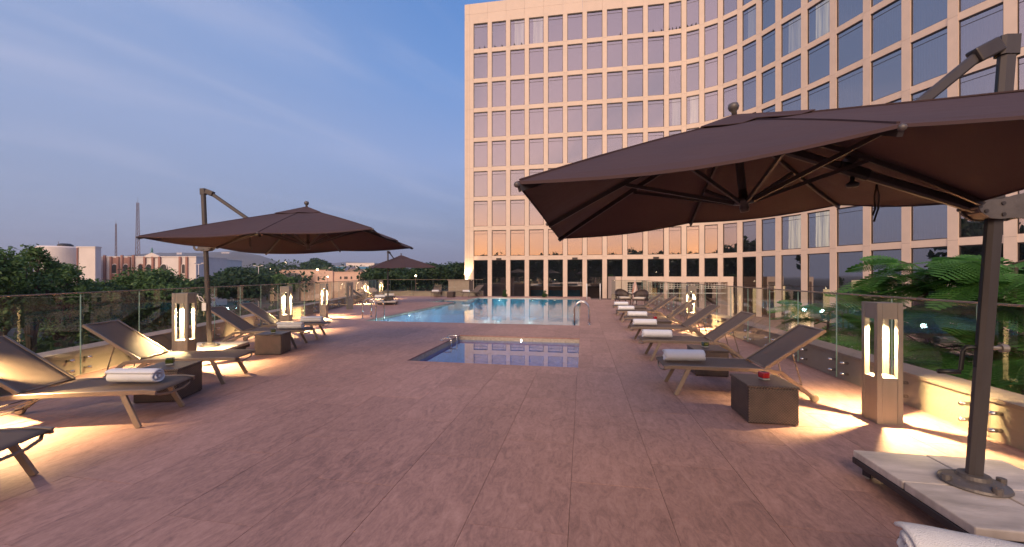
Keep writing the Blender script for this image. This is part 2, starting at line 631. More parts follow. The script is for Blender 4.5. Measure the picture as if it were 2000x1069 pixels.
M['ground'] = mat('city_ground', (0.060, 0.055, 0.045), 0.95, var=0.4, scale=0.05)
M['garden'] = mat('garden_paving', (0.30, 0.20, 0.16), 0.8, var=0.12, scale=1.5)
M['lawn'] = mat('lawn', (0.035, 0.08, 0.025), 0.95, var=0.3, scale=6, bump=0.6)
M['hill'] = mat('hill_scrub', (0.080, 0.070, 0.060), 0.95, var=0.35, scale=0.012)
M['stucco_w'] = mat('stucco_white', (0.72, 0.64, 0.60), 0.8, var=0.06, scale=0.6)
M['stucco_p'] = mat('stucco_pink', (0.70, 0.46, 0.35), 0.8, var=0.06, scale=0.6)
M['stucco_r'] = mat('stucco_terracotta', (0.36, 0.18, 0.14), 0.8, var=0.08, scale=0.8)
M['blue'] = mat('blue_panel', (0.06, 0.20, 0.36), 0.6)
M['dome'] = mat('brown_dome', (0.26, 0.17, 0.12), 0.8, var=0.1, scale=1)
M['win_far'] = mat('far_window_dark', (0.03, 0.028, 0.03), 0.4)
M['mast'] = mat('mast_steel', (0.22, 0.15, 0.15), 0.6)
M['teal'] = mat('verdigris', (0.04, 0.20, 0.14), 0.6)
M['warm_room'] = emis('warm_lit_wall', (1.0, 0.62, 0.26), 1.0)
M['orange_lit'] = emis('orange_lit_wall', (1.0, 0.50, 0.12), 0.75)
M['far_light'] = emis('far_lamp', (1.0, 0.75, 0.42), 14)
M['shrub'] = foliage('shrub_green', (0.020, 0.055, 0.015), (0.050, 0.12, 0.03), 12)

# ------------------------------------------------------------------ terrace outline
UR = 3.60                                   # inner face of the right parapet
WL = lambda v: -7.25 - 0.3384 * (v - 4.43)   # inner face of the left parapet
V0, V1 = -5.0, 26.6                          # deck from behind the camera to the far edge
FARL, FARR = (-14.75, 26.6), (-7.12, 27.40)
POOL = (-7.05, -0.10, 11.64, 26.20)
BAY = (-8.55, -7.05, 20.80, 23.30)
KID = (-2.98, -0.07, 6.27, 9.23)

# ------------------------------------------------------------------ ground, hills, haze
g = MB().add([(-9000, -9000, -6), (9000, -9000, -6), (9000, 9000, -6), (-9000, 9000, -6)], [(0, 1, 2, 3)])
tag(part('ground', g, M['ground']), kind='structure')


def ridge(name, D, prof, depth, mt, base=-6):
    """a hill ridge seen side on: prof = (plan X, crest height)"""
    xs = np.linspace(prof[0][0], prof[-1][0], 90)
    hs = np.interp(xs, [p[0] for p in prof], [p[1] for p in prof])
    rng = np.random.RandomState(int(D))
    nz = np.convolve(rng.randn(120), np.ones(5) / 5, 'same')[:90] * (hs.max() - base) * 0.025
    hs = hs + nz
    mb = MB()
    rows = 8
    vs = []
    for j in range(rows + 1):
        f = j / rows
        for x, h in zip(xs, hs):
            dd = D + depth * (f - 0.5) * 2
            hh = base + (h - base) * (math.cos((f - 0.5) * PI) ** 0.8 if 0 < f < 1 else 0)
            hh += rng.randn() * (h - base) * 0.012 if 0 < f < 1 else 0
            k = dd / D
            vs.append((*pl(x * k, dd), hh))
    n = len(xs)
    fs = [(j * n + i, j * n + i + 1, (j + 1) * n + i + 1, (j + 1) * n + i) for j in range(rows) for i in range(n - 1)]
    mb.add(vs, fs)
    return tag(part(name, mb, mt, smooth=True), kind='structure')


def H(py, D):
    return EYE + (540 - py) / 760 * D


D1, D2 = 1500.0, 2600.0
ridge('hill', D1, [((px - 1000) / 760 * D1, H(py, D1)) for px, py in
      ((-900, 535), (-300, 520), (60, 520), (200, 508), (240, 500), (300, 494), (350, 493), (400, 492), (440, 490), (475, 492), (510, 500), (545, 512), (580, 524), (640, 532), (760, 537), (840, 540))], 320, M['hill'])
ridge('hill', D2, [((px - 1000) / 760 * D2, H(py, D2)) for px, py in
      ((-400, 530), (300, 520), (520, 514), (570, 512), (650, 514), (670, 511), (760, 515), (820, 522), (900, 528), (1100, 532), (2000, 530))], 500, M['hill'])

HAZE = 1.0
if HAZE:
    hm = bpy.data.materials.new('haze')
    hm.use_nodes = True
    t = hm.node_tree
    t.nodes.clear()
    pv = t.nodes.new('ShaderNodeVolumePrincipled')
    pv.inputs['Color'].default_value = (0.78, 0.85, 0.97, 1)
    pv.inputs['Density'].default_value = 0.00036 * HAZE
    pv.inputs['Anisotropy'].default_value = 0.2
    mo = t.nodes.new('ShaderNodeOutputMaterial')
    t.links.new(pv.outputs[0], mo.inputs['Volume'])
    hb = MB().box(-3600, 3600, -600, 4200, -7, 175)
    tag(part('haze', hb, hm), kind='stuff')

# ------------------------------------------------------------------ deck slabs
KERB = 0.0


def rect_sub(r, h):
    """rectangle r minus rectangle h -> list of rectangles"""
    x0, x1, y0, y1 = r
    a0, a1, b0, b1 = h
    if a0 >= x1 or a1 <= x0 or b0 >= y1 or b1 <= y0:
        return [r]
    out = []
    if y0 < b0:
        out.append((x0, x1, y0, b0))
    if y1 > b1:
        out.append((x0, x1, b1, y1))
    m0, m1 = max(y0, b0), min(y1, b1)
    if x0 < a0:
        out.append((x0, a0, m0, m1))
    if x1 > a1:
        out.append((a1, x1, m0, m1))
    return [q for q in out if q[1] - q[0] > 0.03 and q[3] - q[2] > 0.03]


def clip_poly(poly, nx, ny, d):
    """keep nx*x+ny*y >= d"""
    out = []
    for i in range(len(poly)):
        p, q = poly[i], poly[(i + 1) % len(poly)]
        sp, sq = nx * p[0] + ny * p[1] - d, nx * q[0] + ny * q[1] - d
        if sp >= 0:
            out.append(p)
        if sp * sq < 0:
            f = sp / (sp - sq)
            out.append((p[0] + (q[0] - p[0]) * f, p[1] + (q[1] - p[1]) * f))
    return out


def clip_deck(poly):
    # left parapet line
    poly = clip_poly(poly, 1, 0.3384, -7.25 + 0.3384 * 4.43 + 0.01)
    if len(poly) < 3:
        return []
    # far parapet line
    dx, dy = FARR[0] - FARL[0], FARR[1] - FARL[1]
    poly = clip_poly(poly, dy, -dx, dy * FARL[0] - dx * FARL[1])
    return poly if len(poly) >= 3 else []


HB = 0.24                                    # width of the border slabs round the pools
holes = [(POOL[0] - HB, POOL[1] + HB, POOL[2] - HB, POOL[3] + HB), (KID[0] - HB, KID[1] + HB, KID[2] - HB, KID[3] + HB),
         (BAY[0] - HB, BAY[1], BAY[2] - HB, BAY[3] + HB)]
deck = tag(link('deck', None), kind='structure')
tiles = []
J = 0.0017
k = 0
u = -0.08 - 0.6 * 26
while u < UR:
    off = [0.0, 0.62, 0.25, 0.9, 0.4][k % 5]
    v = V0 - off
    while v < 27.6:
        r0 = (u + J, min(u + 0.6 - J, UR), v + J, v + 1.2 - J)
        rects = [r0]
        for h in holes:
            rects = [q for r in rects for q in rect_sub(r, h)]
        if u > 0.15:
            rects = [(a, b, c, min(d, 24.9)) for a, b, c, d in rects if c < 24.85]
        for q in rects:
            p = clip_deck([(q[0], q[2]), (q[1], q[2]), (q[1], q[3]), (q[0], q[3])])
            if p:
                a = abs(sum(p[i][0] * p[(i + 1) % len(p)][1] - p[(i + 1) % len(p)][0] * p[i][1] for i in range(len(p)))) / 2
                if a > 0.01:
                    tiles.append(p)
        v += 1.2
    u += 0.6
    k += 1
# border slabs round both pools
for (a0, a1, b0, b1), step in ((POOL, 1.2), (KID, 0.97)):
    n = max(1, round((b1 - b0) / step))
    for i in range(n):
        y0, y1 = b0 + (b1 - b0) * i / n + J, b0 + (b1 - b0) * (i + 1) / n - J
        for q in rect_sub((a0 - HB + J, a0, y0, y1), (BAY[0], BAY[1], BAY[2], BAY[3])):
            if a0 == POOL[0] and q[2] > BAY[2] - 0.2 and q[2] < BAY[3]:
                continue
            tiles.append([(q[0], q[2]), (q[1], q[2]), (q[1], q[3]), (q[0], q[3])])
        tiles.append([(a1, y0), (a1 + HB - J, y0), (a1 + HB - J, y1), (a1, y1)])
    n = max(1, round((a1 - a0 + 2 * HB) / step))
    for i in range(n):
        x0, x1 = a0 - HB + (a1 - a0 + 2 * HB) * i / n + J, a0 - HB + (a1 - a0 + 2 * HB) * (i + 1) / n - J
        for y0, y1 in ((b0 - HB + J, b0 - J), (b1 + J, b1 + HB - J)):
            tiles.append([(x0, y0), (x1, y0), (x1, y1), (x0, y1)])
for y0, y1 in ((BAY[2] - HB + J, BAY[2] - J), (BAY[3] + J, BAY[3] + HB - J)):
    tiles.append([(BAY[0] - HB, y0), (BAY[1] - HB - J, y0), (BAY[1] - HB - J, y1), (BAY[0] - HB, y1)])
tiles.append([(BAY[0] - HB, BAY[2]), (BAY[0] - J, BAY[2]), (BAY[0] - J, BAY[3]), (BAY[0] - HB, BAY[3])])


def dkey(p):
    cx = sum(q[0] for q in p) / len(p)
    cy = sum(q[1] for q in p) / len(p)
    X = cx * math.cos(YAW) + cy * math.sin(YAW)
    D = -cx * math.sin(YAW) + cy * math.cos(YAW)
    vis = D > 0.3 and abs(X) < D * 1.45 + 0.5
    return (0 if vis else 1, math.hypot(cx, cy))


tiles.sort(key=dkey)
shared = {}
for p in tiles[:298]:
    x0, y0 = p[0]
    w = tuple((round(q[0] - x0, 3), round(q[1] - y0, 3)) for q in p)
    if w not in shared:
        shared[w] = MB().prism(list(w), -0.03, 0).mesh('stone_slab', M['deck'])
    link('stone_slab', shared[w], deck, (x0, y0, random.uniform(-0.0006, 0.0006)))
mb = MB()
for p in tiles[298:]:
    mb.prism(p, -0.03, 0)
tag(part('slab_field', mb, M['deck'], deck), kind='stuff')
# grout bed under the slabs, with the pool holes left open
beds = [(-16.5, UR + 0.02, V0 - 0.9, 27.5)]
for h in [(q[0] - 0.205, q[1] + 0.205, q[2] - 0.205, q[3] + 0.205) for q in (POOL, KID, BAY)]:
    beds = [q for r in beds for q in rect_sub(r, h)]
mb = MB()
for a, b, c, d in beds:
    if b <= 0.12 or a > POOL[1] - 0.01 or c < 11.7:
        p = clip_deck([(a, c), (b, c), (b, d), (a, d)])
        if p:
            mb.prism(p, -0.25, -0.0045)
part('grout_bed', mb, M['grout'], deck)

# retaining structure under the terrace
mb = MB()
mb.box(UR + 0.02, UR + 0.34, V0 - 0.9, 24.9, -6, -0.26)
mb.box(-0.2, UR + 0.02, 24.6, 24.9, -6, -0.26)
mb.prism([(WL(V0 - 0.9), V0 - 0.9), (WL(V0 - 0.9) - 0.3, V0 - 0.9), (WL(27) - 0.3, 27), (WL(27), 27)], -6, -0.26)
mb.prism([FARL, FARR, (FARR[0], FARR[1] - 0.3), (FARL[0], FARL[1] - 0.3)], -6, -0.26)
tag(part('terrace_wall', mb, M['parapet']), kind='structure')


# ------------------------------------------------------------------ pools
def pool(name, r, depth, tile, water, wl, label, band=0.16, extra=None):
    a0, a1, b0, b1 = r
    root = thing(name, label, 'pool', (0, 0, 0))
    t_ = 0.2
    zt = -0.032
    mb = MB()
    mb.box(a0 - t_, a1 + t_, b0 - t_, b1 + t_, -depth - 0.2, -depth)
    w1 = MB()
    sides = [(a0 - t_, a0, b0 - t_, b1 + t_), (a1, a1 + t_, b0 - t_, b1 + t_), (a0, a1, b0 - t_, b0), (a0, a1, b1, b1 + t_)]
    if extra:
        e0, e1, f0, f1 = extra
        sides[0] = (a0 - t_, a0, b0 - t_, f0)
        sides.append((a0 - t_, a0, f1, b1 + t_))
        sides.append((e0 - t_, e0, f0 - t_, f1 + t_))
        sides.append((e0, a0 - t_, f0 - t_, f0))
        sides.append((e0, a0 - t_, f1, f1 + t_))
        mb.box(e0 - t_, a0 - t_, f0 - t_, f1 + t_, -depth - 0.2, -depth + 0.6)
    for s in sides:
        mb.box(*s, -depth, -band)
        w1.box(*s, -band, zt)
    part('basin', mb, tile, root)
    part('tile_band', w1, M['band_tile'], root)
    wv = MB()
    wv.add([(a0, b0, wl), (a1, b0, wl), (a1, b1, wl), (a0, b1, wl)], [(0, 1, 2, 3)])
    if extra:
        e0, e1, f0, f1 = extra
        wv.add([(e0, f0, wl), (a0, f0, wl), (a0, f1, wl), (e0, f1, wl)], [(0, 1, 2, 3)])
    part('water', wv, water, root)
    return root


main_pool = pool('swimming_pool', POOL, 1.3, M['pool_tile'], M['water'], -0.055, 'large turquoise swimming pool reflecting the hotel facade', 0.10, BAY)
kid_pool = pool('wading_pool', KID, 0.6, M['kid_tile'], M['kwater'], -0.10, 'small square blue wading pool sunk in the stone deck', 0.12)

lens = MB().lathe([(0.0, 0.0), (0.05, 0.004), (0.055, 0.0)], 14).mesh('pool_lamp', M['pool_light'])
ring = MB().lathe([(0.056, 0.006), (0.08, 0.004), (0.082, -0.002), (0.056, -0.002)], 14).mesh('lamp_ring', M['chrome'])
SPOTS = []
for v in (12.55, 15.0, 18.0, 21.6, 24.6):
    SPOTS.append((POOL[0] if not 20.8 < v < 23.3 else BAY[0], v, (0, R(90), 0), (1, 0, 0)))
for u in (-5.6, -3.4):
    SPOTS.append((u, POOL[3], (R(90), 0, 0), (0, -1, 0)))
for i, (x, y, rot, d) in enumerate(SPOTS):
    z = -0.15
    o = link('pool_lamp', lens, main_pool, (x + d[0] * 0.006, y + d[1] * 0.006, z), rot=rot)
    link('lamp_ring', ring, o)
    ld = bpy.data.lights.new('pool_lamp_light', 'POINT')
    ld.energy = 19
    ld.color = (0.85, 1.0, 1.0)
    ld.shadow_soft_size = 0.10
    lo = bpy.data.objects.new('pool_lamp_light', ld)
    COL.objects.link(lo)
    lo.parent = main_pool
    lo.location = (x + d[0] * 0.9, y + d[1] * 0.9, z - 0.35)
o = link('pool_lamp', lens, kid_pool, (-1.45, KID[3] - 0.006, -0.085), rot=(R(90), 0, 0))
o.scale = (0.24, 0.24, 0.24)


def hook(pts, n=9):
    """inverted-U rail: foot, arc, drop"""
    (x0, y0), (x1, y1), zt, zb = pts
    out = [(x0, y0, 0.0), (x0, y0, zt * 0.55)]
    for k in range(n + 1):
        a = PI * k / n
        f = (1 - math.cos(a)) / 2
        out.append((x0 + (x1 - x0) * f, y0 + (y1 - y0) * f, zt * 0.62 + zt * 0.38 * math.sin(a)))
    out.append((x1, y1, zb))
    return out


def ladder(label, x_foot, x_in, ys, zt=0.68, r=0.021, zb=-0.75, steps=3, grp=None):
    root = thing('pool_ladder', label, 'pool ladder', (x_foot, sum(ys) / 2, 0), 0, grp)
    for y in ys:
        yl = y - sum(ys) / 2
        part('handrail', MB().tube(hook(((0, yl), (x_in - x_foot, yl), zt, zb)), r, 10), M['chrome'], root, smooth=True)
        part('foot_flange', MB().lathe([(0.05, 0), (0.05, 0.012), (0.03, 0.02)], 12, (0, yl, 0)), M['chrome'], root, smooth=True)
    for k in range(steps):
        z = -0.22 - 0.22 * k
        w = (ys[1] - ys[0]) / 2
        part('step', MB().box(x_in - x_foot - 0.04, x_in - x_foot + 0.04, -w + 0.02, w - 0.02, z, z + 0.02), M['chrome'], root)
    return root


ladder('chrome pool ladder at the near left corner of the large pool', -7.42, -6.92, (12.2, 12.75), grp='pool ladders')
ladder('chrome pool ladder at the near right corner of the large pool', 0.20, -0.25, (11.85, 12.4), grp='pool ladders')
lad = ladder('small chrome grab rails on the left rim of the wading pool', -3.12, -2.90, (8.35, 8.75), 0.06, 0.014, -0.3, 1)
lad['category'] = 'grab rail'
for u_, v_, lb in ((0.25, 24.3, 'slim white pole at the far right corner of the large pool, nearer the ladder'),
                   (1.05, 24.3, 'slim white pole at the far right corner of the large pool, farther right')):
    root = thing('white_pole', lb, 'pole', (u_, v_, 0), 0, 'white poles at the far end of the pool')
    part('shaft', MB().tube([(0, 0, 0.01), (0, 0, 0.98)], 0.03, 10), M['white'], root, smooth=True)
    part('cap', MB().lathe([(0.034, 0.98), (0.034, 1.0), (0, 1.015)], 10), M['white'], root)
    part('foot', MB().lathe([(0.08, 0), (0.08, 0.01), (0.03, 0.02)], 12), M['chrome'], root)

# ------------------------------------------------------------------ parapets with glass rail
ZR = 1.20


def parapet(name, a, b, label, step, phase, side):
    """low wall from a to b with standing glass on its inner side; side=+1 when the deck is to the left of a->b"""
    A, B = Vector((*a, 0)), Vector((*b, 0))
    L = (B - A).length
    t = (B - A).normalized()
    rz = math.atan2(t.y, t.x)
    wall = thing('parapet_wall', label[0], 'wall', (A.x, A.y, 0), rz, 'low walls round the terrace')
    s = side
    yy = lambda p, q: (min(s * p, s * q), max(s * p, s * q))
    part('wall_body', MB().box(0, L, *yy(-0.31, 0.0), -0.26, 0.335), M['parapet'], wall)
    n = max(1, round(L / 1.25))
    cs = MB().box(0.002, L / n - 0.002, *yy(-0.345, 0.02), 0, 0.035).mesh('coping_slab', M['coping'])
    for i in range(n):
        link('coping_slab', cs, wall, (L * i / n, 0, 0.336))
    # glass: panes step apart, measured from A by phase
    rail = thing('glass_balustrade', label[1], 'balustrade', (A.x, A.y, 0), rz, 'glass balustrades round the terrace')
    xs = []
    x = phase
    while x > 0:
        x -= step
    x += step
    xs = [0.0]
    while x < L - 0.2:
        if x > 0.2:
            xs.append(x)
        x += step
    xs.append(L)
    pm = {}
    pin = MB()
    for zz in (0.10, 0.25):
        pin.tube([(0, s * -0.0, zz), (0, s * 0.092, zz)], 0.018, 10)
    pin = pin.mesh('glass_pin', M['chrome'], True)
    for i in range(len(xs) - 1):
        w = round(xs[i + 1] - xs[i] - 0.008, 3)
        if w not in pm:
            m2 = MB()
            m2.add([(0, s * 0.064, 0.03), (w, s * 0.064, 0.03), (w, s * 0.064, ZR - 0.004), (0, s * 0.064, ZR - 0.004)], [(0, 1, 2, 3)])
            me_ = MB()
            me_.box(0, 0.002, *yy(0.059, 0.069), 0.03, ZR - 0.005)
            pm[w] = (m2.mesh('glass_pane', M['rail_glass']), me_.mesh('pane_edge', M['glass_edge']))
        o = link('glass_pane', pm[w][0], rail, (xs[i] + 0.004, 0, 0))
        link('pane_edge', pm[w][1], o)
        link('pane_edge', pm[w][1], o, (w - 0.002, 0, 0))
        for dx in (0.13, w - 0.13):
            link('glass_pin', pin, rail, (xs[i] + 0.006 + dx, 0, 0))
    part('cap_rail', MB().box(0, L, *yy(0.052, 0.076), ZR - 0.002, ZR + 0.018), M['frame'], rail, bevel=0.003)
    return wall, rail


aL, bL = (WL(V0 - 0.8), V0 - 0.8), (WL(26.6), 26.6)
lenL = math.hypot(bL[0] - aL[0], bL[1] - aL[1])
kk = math.hypot(1, 0.3384)
parapet('left', aL, bL, ('low beige parapet wall along the left side of the terrace', 'glass balustrade along the left side of the terrace, city trees behind'),
        1.066, (4.43 - aL[1]) * kk, -1)
parapet('right', (UR, V0 - 0.8), (UR, 24.75), ('low beige parapet wall along the right side of the terrace', 'glass balustrade along the right side of the terrace, garden behind'),
        1.0, 0.24 - (V0 - 0.8), 1)
parapet('far', FARL, FARR, ('low beige parapet wall closing the far left end of the terrace', 'glass balustrade across the far left end of the terrace'), 1.6, 0.8, -1)
parapet('farr', (1.75, 24.75), (UR, 24.75), ('short beige parapet wall at the far right end behind the armchairs', 'short glass balustrade at the far right end behind the armchairs'), 1.0, 0.5, -1)

def curtain_mat(s_):
    """sheer curtain glowing by itself: room light and fold stripes put into its emission"""
    m = emis('curtain_glow', (1.0, 0.74, 0.34), s_)
    t = m.node_tree
    tc_ = t.nodes.new('ShaderNodeTexCoord')
    mp_ = t.nodes.new('ShaderNodeMapping')
    mp_.inputs['Scale'].default_value = (9, 1, 0.25)
    t.links.new(tc_.outputs['Object'], mp_.inputs[0])
    n = t.nodes.new('ShaderNodeTexNoise')
    n.inputs['Scale'].default_value = 1.3
    n.inputs['Detail'].default_value = 4
    t.links.new(mp_.outputs[0], n.inputs['Vector'])
    r = ramp_node(t, [(0.35, (0.10, 0.10, 0.10)), (0.62, (0.75, 0.75, 0.75))])  # light and dark of the folds put into the glow as noise stripes
    t.links.new(n.outputs['Fac'], r.inputs[0])
    t.links.new(math_node(t, 'MULTIPLY', r.outputs[0], s_), t.nodes['Principled BSDF'].inputs['Emission Strength'])
    return m


# ------------------------------------------------------------------ hotel
Z1, FL = 3.585, 3.30                     # first slab joint above the deck, storey height
ZG = -2.20                               # garden level the hotel stands on
P = []
A0, A1 = Vector((-4.52, 43.5)), Vector((15.94, 40.15))
for i in range(11):
    P.append(A0.lerp(A1, i / 10))
for X, D in ((17.55, 39.72), (19.02, 39.0), (20.38, 38.05), (21.50, 36.75), (22.34, 35.25), (22.98, 33.62), (23.78, 31.70),
             (24.42, 29.62), (24.98, 27.42), (25.52, 25.22), (26.10, 23.05), (26.88, 21.0), (27.9, 19.1), (29.1, 17.3)):
    P.append(Vector((X, D)))
P = [Vector(pl(p.x, p.y)) for p in P]
NB = len(P) - 1
hotel = thing('hotel_building', 'tall pink stone hotel with a curved gridded facade of dark windows', 'hotel', (P[0].x, P[0].y, 0))
O0 = Vector((P[0].x, P[0].y, 0))
ang = [math.atan2(P[i + 1].y - P[i].y, P[i + 1].x - P[i].x) for i in range(NB)]
pang = [ang[0]] + [(ang[i - 1] + ang[i]) / 2 for i in range(1, NB)] + [ang[-1]]
PW = 0.23
ztop = Z1 + FL * 8
pier_me = MB().box(-PW, PW, 0, 0.30, 0.006, FL - 0.006).mesh('pier_panel', M['facade'])
pier_g = MB().box(-PW, PW, 0, 0.30, ZG, Z1 - 0.006).mesh('pier_panel', M['facade'])
corner_me = MB().box(-0.80, -0.52, 0, 0.30, 0.006, FL - 0.006).box(-0.505, -PW - 0.012, 0, 0.30, 0.006, FL - 0.006).mesh('corner_panel', M['facade'])
corner_g = MB().box(-0.80, -0.52, 0, 0.30, ZG, Z1 - 0.006).box(-0.505, -PW - 0.012, 0, 0.30, ZG, Z1 - 0.006).mesh('corner_panel', M['facade'])
par_z0, par_z1 = ztop + 0.13, ztop + 1.92
for i in range(NB + 1):
    for k in range(9):
        if k == 0:
            link('pier_panel', pier_g, hotel, (P[i].x - O0.x, P[i].y - O0.y, 0), pang[i])
        else:
            link('pier_panel', pier_me, hotel, (P[i].x - O0.x, P[i].y - O0.y, Z1 + FL * (k - 1)), pang[i])
for k in range(9):
    if k == 0:
        link('corner_panel', corner_g, hotel, (0, 0, 0), ang[0])
    else:
        link('corner_panel', corner_me, hotel, (0, 0, Z1 + FL * (k - 1)), ang[0])

pane_cache = {}
LIT = {(2, 8): 0.7, (3, 8): 0.7, (10, 5): 0.5, (11, 5): 0.8, (16, 6): 0.5, (17, 6): 1.0, (16, 1): 1.3, (17, 1): 1.5, (14, 7): 0.3}
rs = random.Random(5)
litm = {}
for i in range(NB):
    L = (P[i + 1] - P[i]).length
    x0, x1 = PW + 0.006, L - PW - 0.006
    sp = MB().box(x0, x1, 0.025, 0.30, -0.32, 0.13).mesh('spandrel_panel', M['facade'])
    pp = MB().box(-PW + 0.004, L - PW - 0.008, 0.012, 0.30, par_z0 - 0.45, par_z0 + 0.62).mesh('parapet_panel', M['facade'])
    pq = MB().box(-PW + 0.004, L - PW - 0.008, 0.012, 0.30, par_z0 + 0.632, par_z1).mesh('parapet_panel', M['facade'])
    z0, z1 = 0.135, FL - 0.325
    fw = 0.045
    fr_ = MB()
    fr_.box(x0, x1, 0.10, 0.17, z0, z0 + fw).box(x0, x1, 0.06, 0.17, z1 - fw * 1.6, z1)
    fr_.box(x0, x0 + fw, 0.10, 0.17, z0 + fw, z1 - fw).box(x1 - fw, x1, 0.10, 0.17, z0 + fw, z1 - fw)
    fr_.box(x0 + fw, x1 - fw, 0.118, 0.16, z1 - 0.40, z1 - 0.37)
    frm = fr_.mesh('window', M['winframe'])
    pn = MB().add([(x0 + fw, 0.137, z0 + fw), (x1 - fw, 0.137, z0 + fw), (x1 - fw, 0.137, z1 - fw), (x0 + fw, 0.137, z1 - fw)], [(0, 1, 2, 3)]).mesh('pane', M['win_glass'])
    gz1 = Z1 - 0.325
    gf = MB()
    gf.box(x0, x1, 0.08, 0.17, gz1 - 0.06, gz1).box(x0, x0 + fw, 0.10, 0.17, ZG, gz1 - 0.06).box(x1 - fw, x1, 0.10, 0.17, ZG, gz1 - 0.06)
    gf.box(x0 + fw, x1 - fw, 0.12, 0.16, 0.62, 0.66)
    gfm = gf.mesh('window', M['winframe'])
    gp = MB().add([(x0 + fw, 0.137, ZG), (x1 - fw, 0.137, ZG), (x1 - fw, 0.137, gz1), (x0 + fw, 0.137, gz1)], [(0, 1, 2, 3)]).mesh('pane', M['lobby_glass'])
    # pleated curtain
    cv, cf = [], []
    n = 36
    for j in range(n + 1):
        x = x0 + 0.06 + (x1 - x0 - 0.12) * j / n
        y = 0.34 + 0.035 * math.sin(j * 2.1) + 0.012 * math.sin(j * 5.3)
        cv += [(x, y, z0), (x, y, z1)]
    cf = [(2 * j, 2 * j + 2, 2 * j + 3, 2 * j + 1) for j in range(n)]
    cu = MB().add(cv, cf).mesh('curtain', M['sheer'])
    m2 = n // 3
    culit = {}
    for k in range(9):
        loc = (P[i].x - O0.x, P[i].y - O0.y, 0 if k == 0 else Z1 + FL * (k - 1))
        w = link('window', gfm if k == 0 else frm, hotel, loc, ang[i])
        q = link('pane', gp if k == 0 else pn, w, (0, 0, 0), rs.gauss(0, 0.0018))
        q.rotation_euler = (rs.gauss(0, 0.0016), 0, rs.gauss(0, 0.0018))
        if k and (i, k) not in LIT and (i > 11 and rs.random() < 0.75 or rs.random() < 0.2):
            link('curtain', cu, w)
        if (i, k) in LIT:
            s_ = LIT[(i, k)]
            if s_ not in litm:
                litm[s_] = curtain_mat(s_)
            j0 = n // 4
            lo = MB().add(cv[2 * j0:], [(2 * j, 2 * j + 2, 2 * j + 3, 2 * j + 1) for j in range(n - j0)]).mesh('curtain', litm[s_])
            link('curtain', lo, w)
            link('curtain', cu, w, (0, 0.12, 0))
        link('spandrel_panel', sp, hotel, (P[i].x - O0.x, P[i].y - O0.y, Z1 + FL * k), ang[i])
    link('parapet_panel', pp, hotel, (P[i].x - O0.x, P[i].y - O0.y, 0), ang[i])
    link('parapet_panel', pq, hotel, (P[i].x - O0.x, P[i].y - O0.y, 0), ang[i])
    if i == NB - 1:
        pass
cpz = MB().box(-0.80, -PW - 0.008, 0.012, 0.30, par_z0 - 0.45, par_z0 + 0.62).box(-0.80, -PW - 0.008, 0.012, 0.30, par_z0 + 0.632, par_z1).mesh('corner_panel', M['facade'])
link('corner_panel', cpz, hotel, (0, 0, 0), ang[0])


def off(i, d):
    a = pang[i]
    return (P[i].x - math.sin(a) * d - O0.x, P[i].y + math.cos(a) * d - O0.y)


tdir = Vector((math.cos(ang[0]), math.sin(ang[0])))
endc = lambda d: (-0.80 * tdir.x - math.sin(ang[0]) * d, -0.80 * tdir.y + math.cos(ang[0]) * d)
# dark joint sheet right behind the stone, floor slabs, room backs
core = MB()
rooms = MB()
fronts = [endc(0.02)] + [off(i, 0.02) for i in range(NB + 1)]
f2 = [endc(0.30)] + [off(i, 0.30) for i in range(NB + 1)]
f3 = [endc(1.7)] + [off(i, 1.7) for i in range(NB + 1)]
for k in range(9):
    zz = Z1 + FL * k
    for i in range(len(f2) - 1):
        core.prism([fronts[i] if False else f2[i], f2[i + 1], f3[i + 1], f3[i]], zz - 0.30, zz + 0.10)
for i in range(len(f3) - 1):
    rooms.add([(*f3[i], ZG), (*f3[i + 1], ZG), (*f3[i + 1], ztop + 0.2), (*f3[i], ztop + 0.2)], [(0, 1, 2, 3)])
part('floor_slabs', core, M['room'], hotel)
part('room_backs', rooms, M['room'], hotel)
# joint backing: thin strips behind pier edges and at storey joints
jb = MB()
for i in range(NB + 1):
    a = pang[i]
    t2 = Vector((math.cos(a), math.sin(a)))
    nn = Vector((-math.sin(a), math.cos(a)))
    c0 = Vector(off(i, 0))
    w0 = -0.79 if i == 0 else -PW + 0.012
    q = [c0 + t2 * w0 + nn * 0.012, c0 + t2 * (PW - 0.012) + nn * 0.012, c0 + t2 * (PW - 0.012) + nn * 0.28, c0 + t2 * w0 + nn * 0.28]
    jb.prism([tuple(x) for x in q], ZG, ztop - 0.02)
part('joint_backing', jb, M['joint'], hotel)
# solid body behind, side wall and roof
body = [endc(0.30)] + [off(i, 1.72) for i in range(1, NB + 1)]
far_r = Vector(off(NB, 1.72)) + Vector((14, 8))
side = Vector(endc(0.30)) + Vector((-math.sin(ang[0]), math.cos(ang[0]))) * 17
bm_ = MB().prism([endc(1.72)] + [off(i, 1.72) for i in range(NB + 1)] + [tuple(far_r), tuple(Vector((far_r.x - 6, side.y + 4))), tuple(side)], ZG - 4, ztop + 0.28)
part('rear_body', bm_, M['facade'], hotel)
sd = MB().prism([endc(0.0), endc(1.72), tuple(Vector(endc(1.72)) + tdir * 0.3), tuple(Vector(endc(0.302)) + tdir * 0.3)], ZG, par_z1)
sw = MB().prism([endc(0.305), tuple(side), tuple(side + tdir * 0.3), tuple(Vector(endc(0.305)) + tdir * 0.3)], ZG, par_z1)
part('side_wall', sw, M['facade'], hotel)
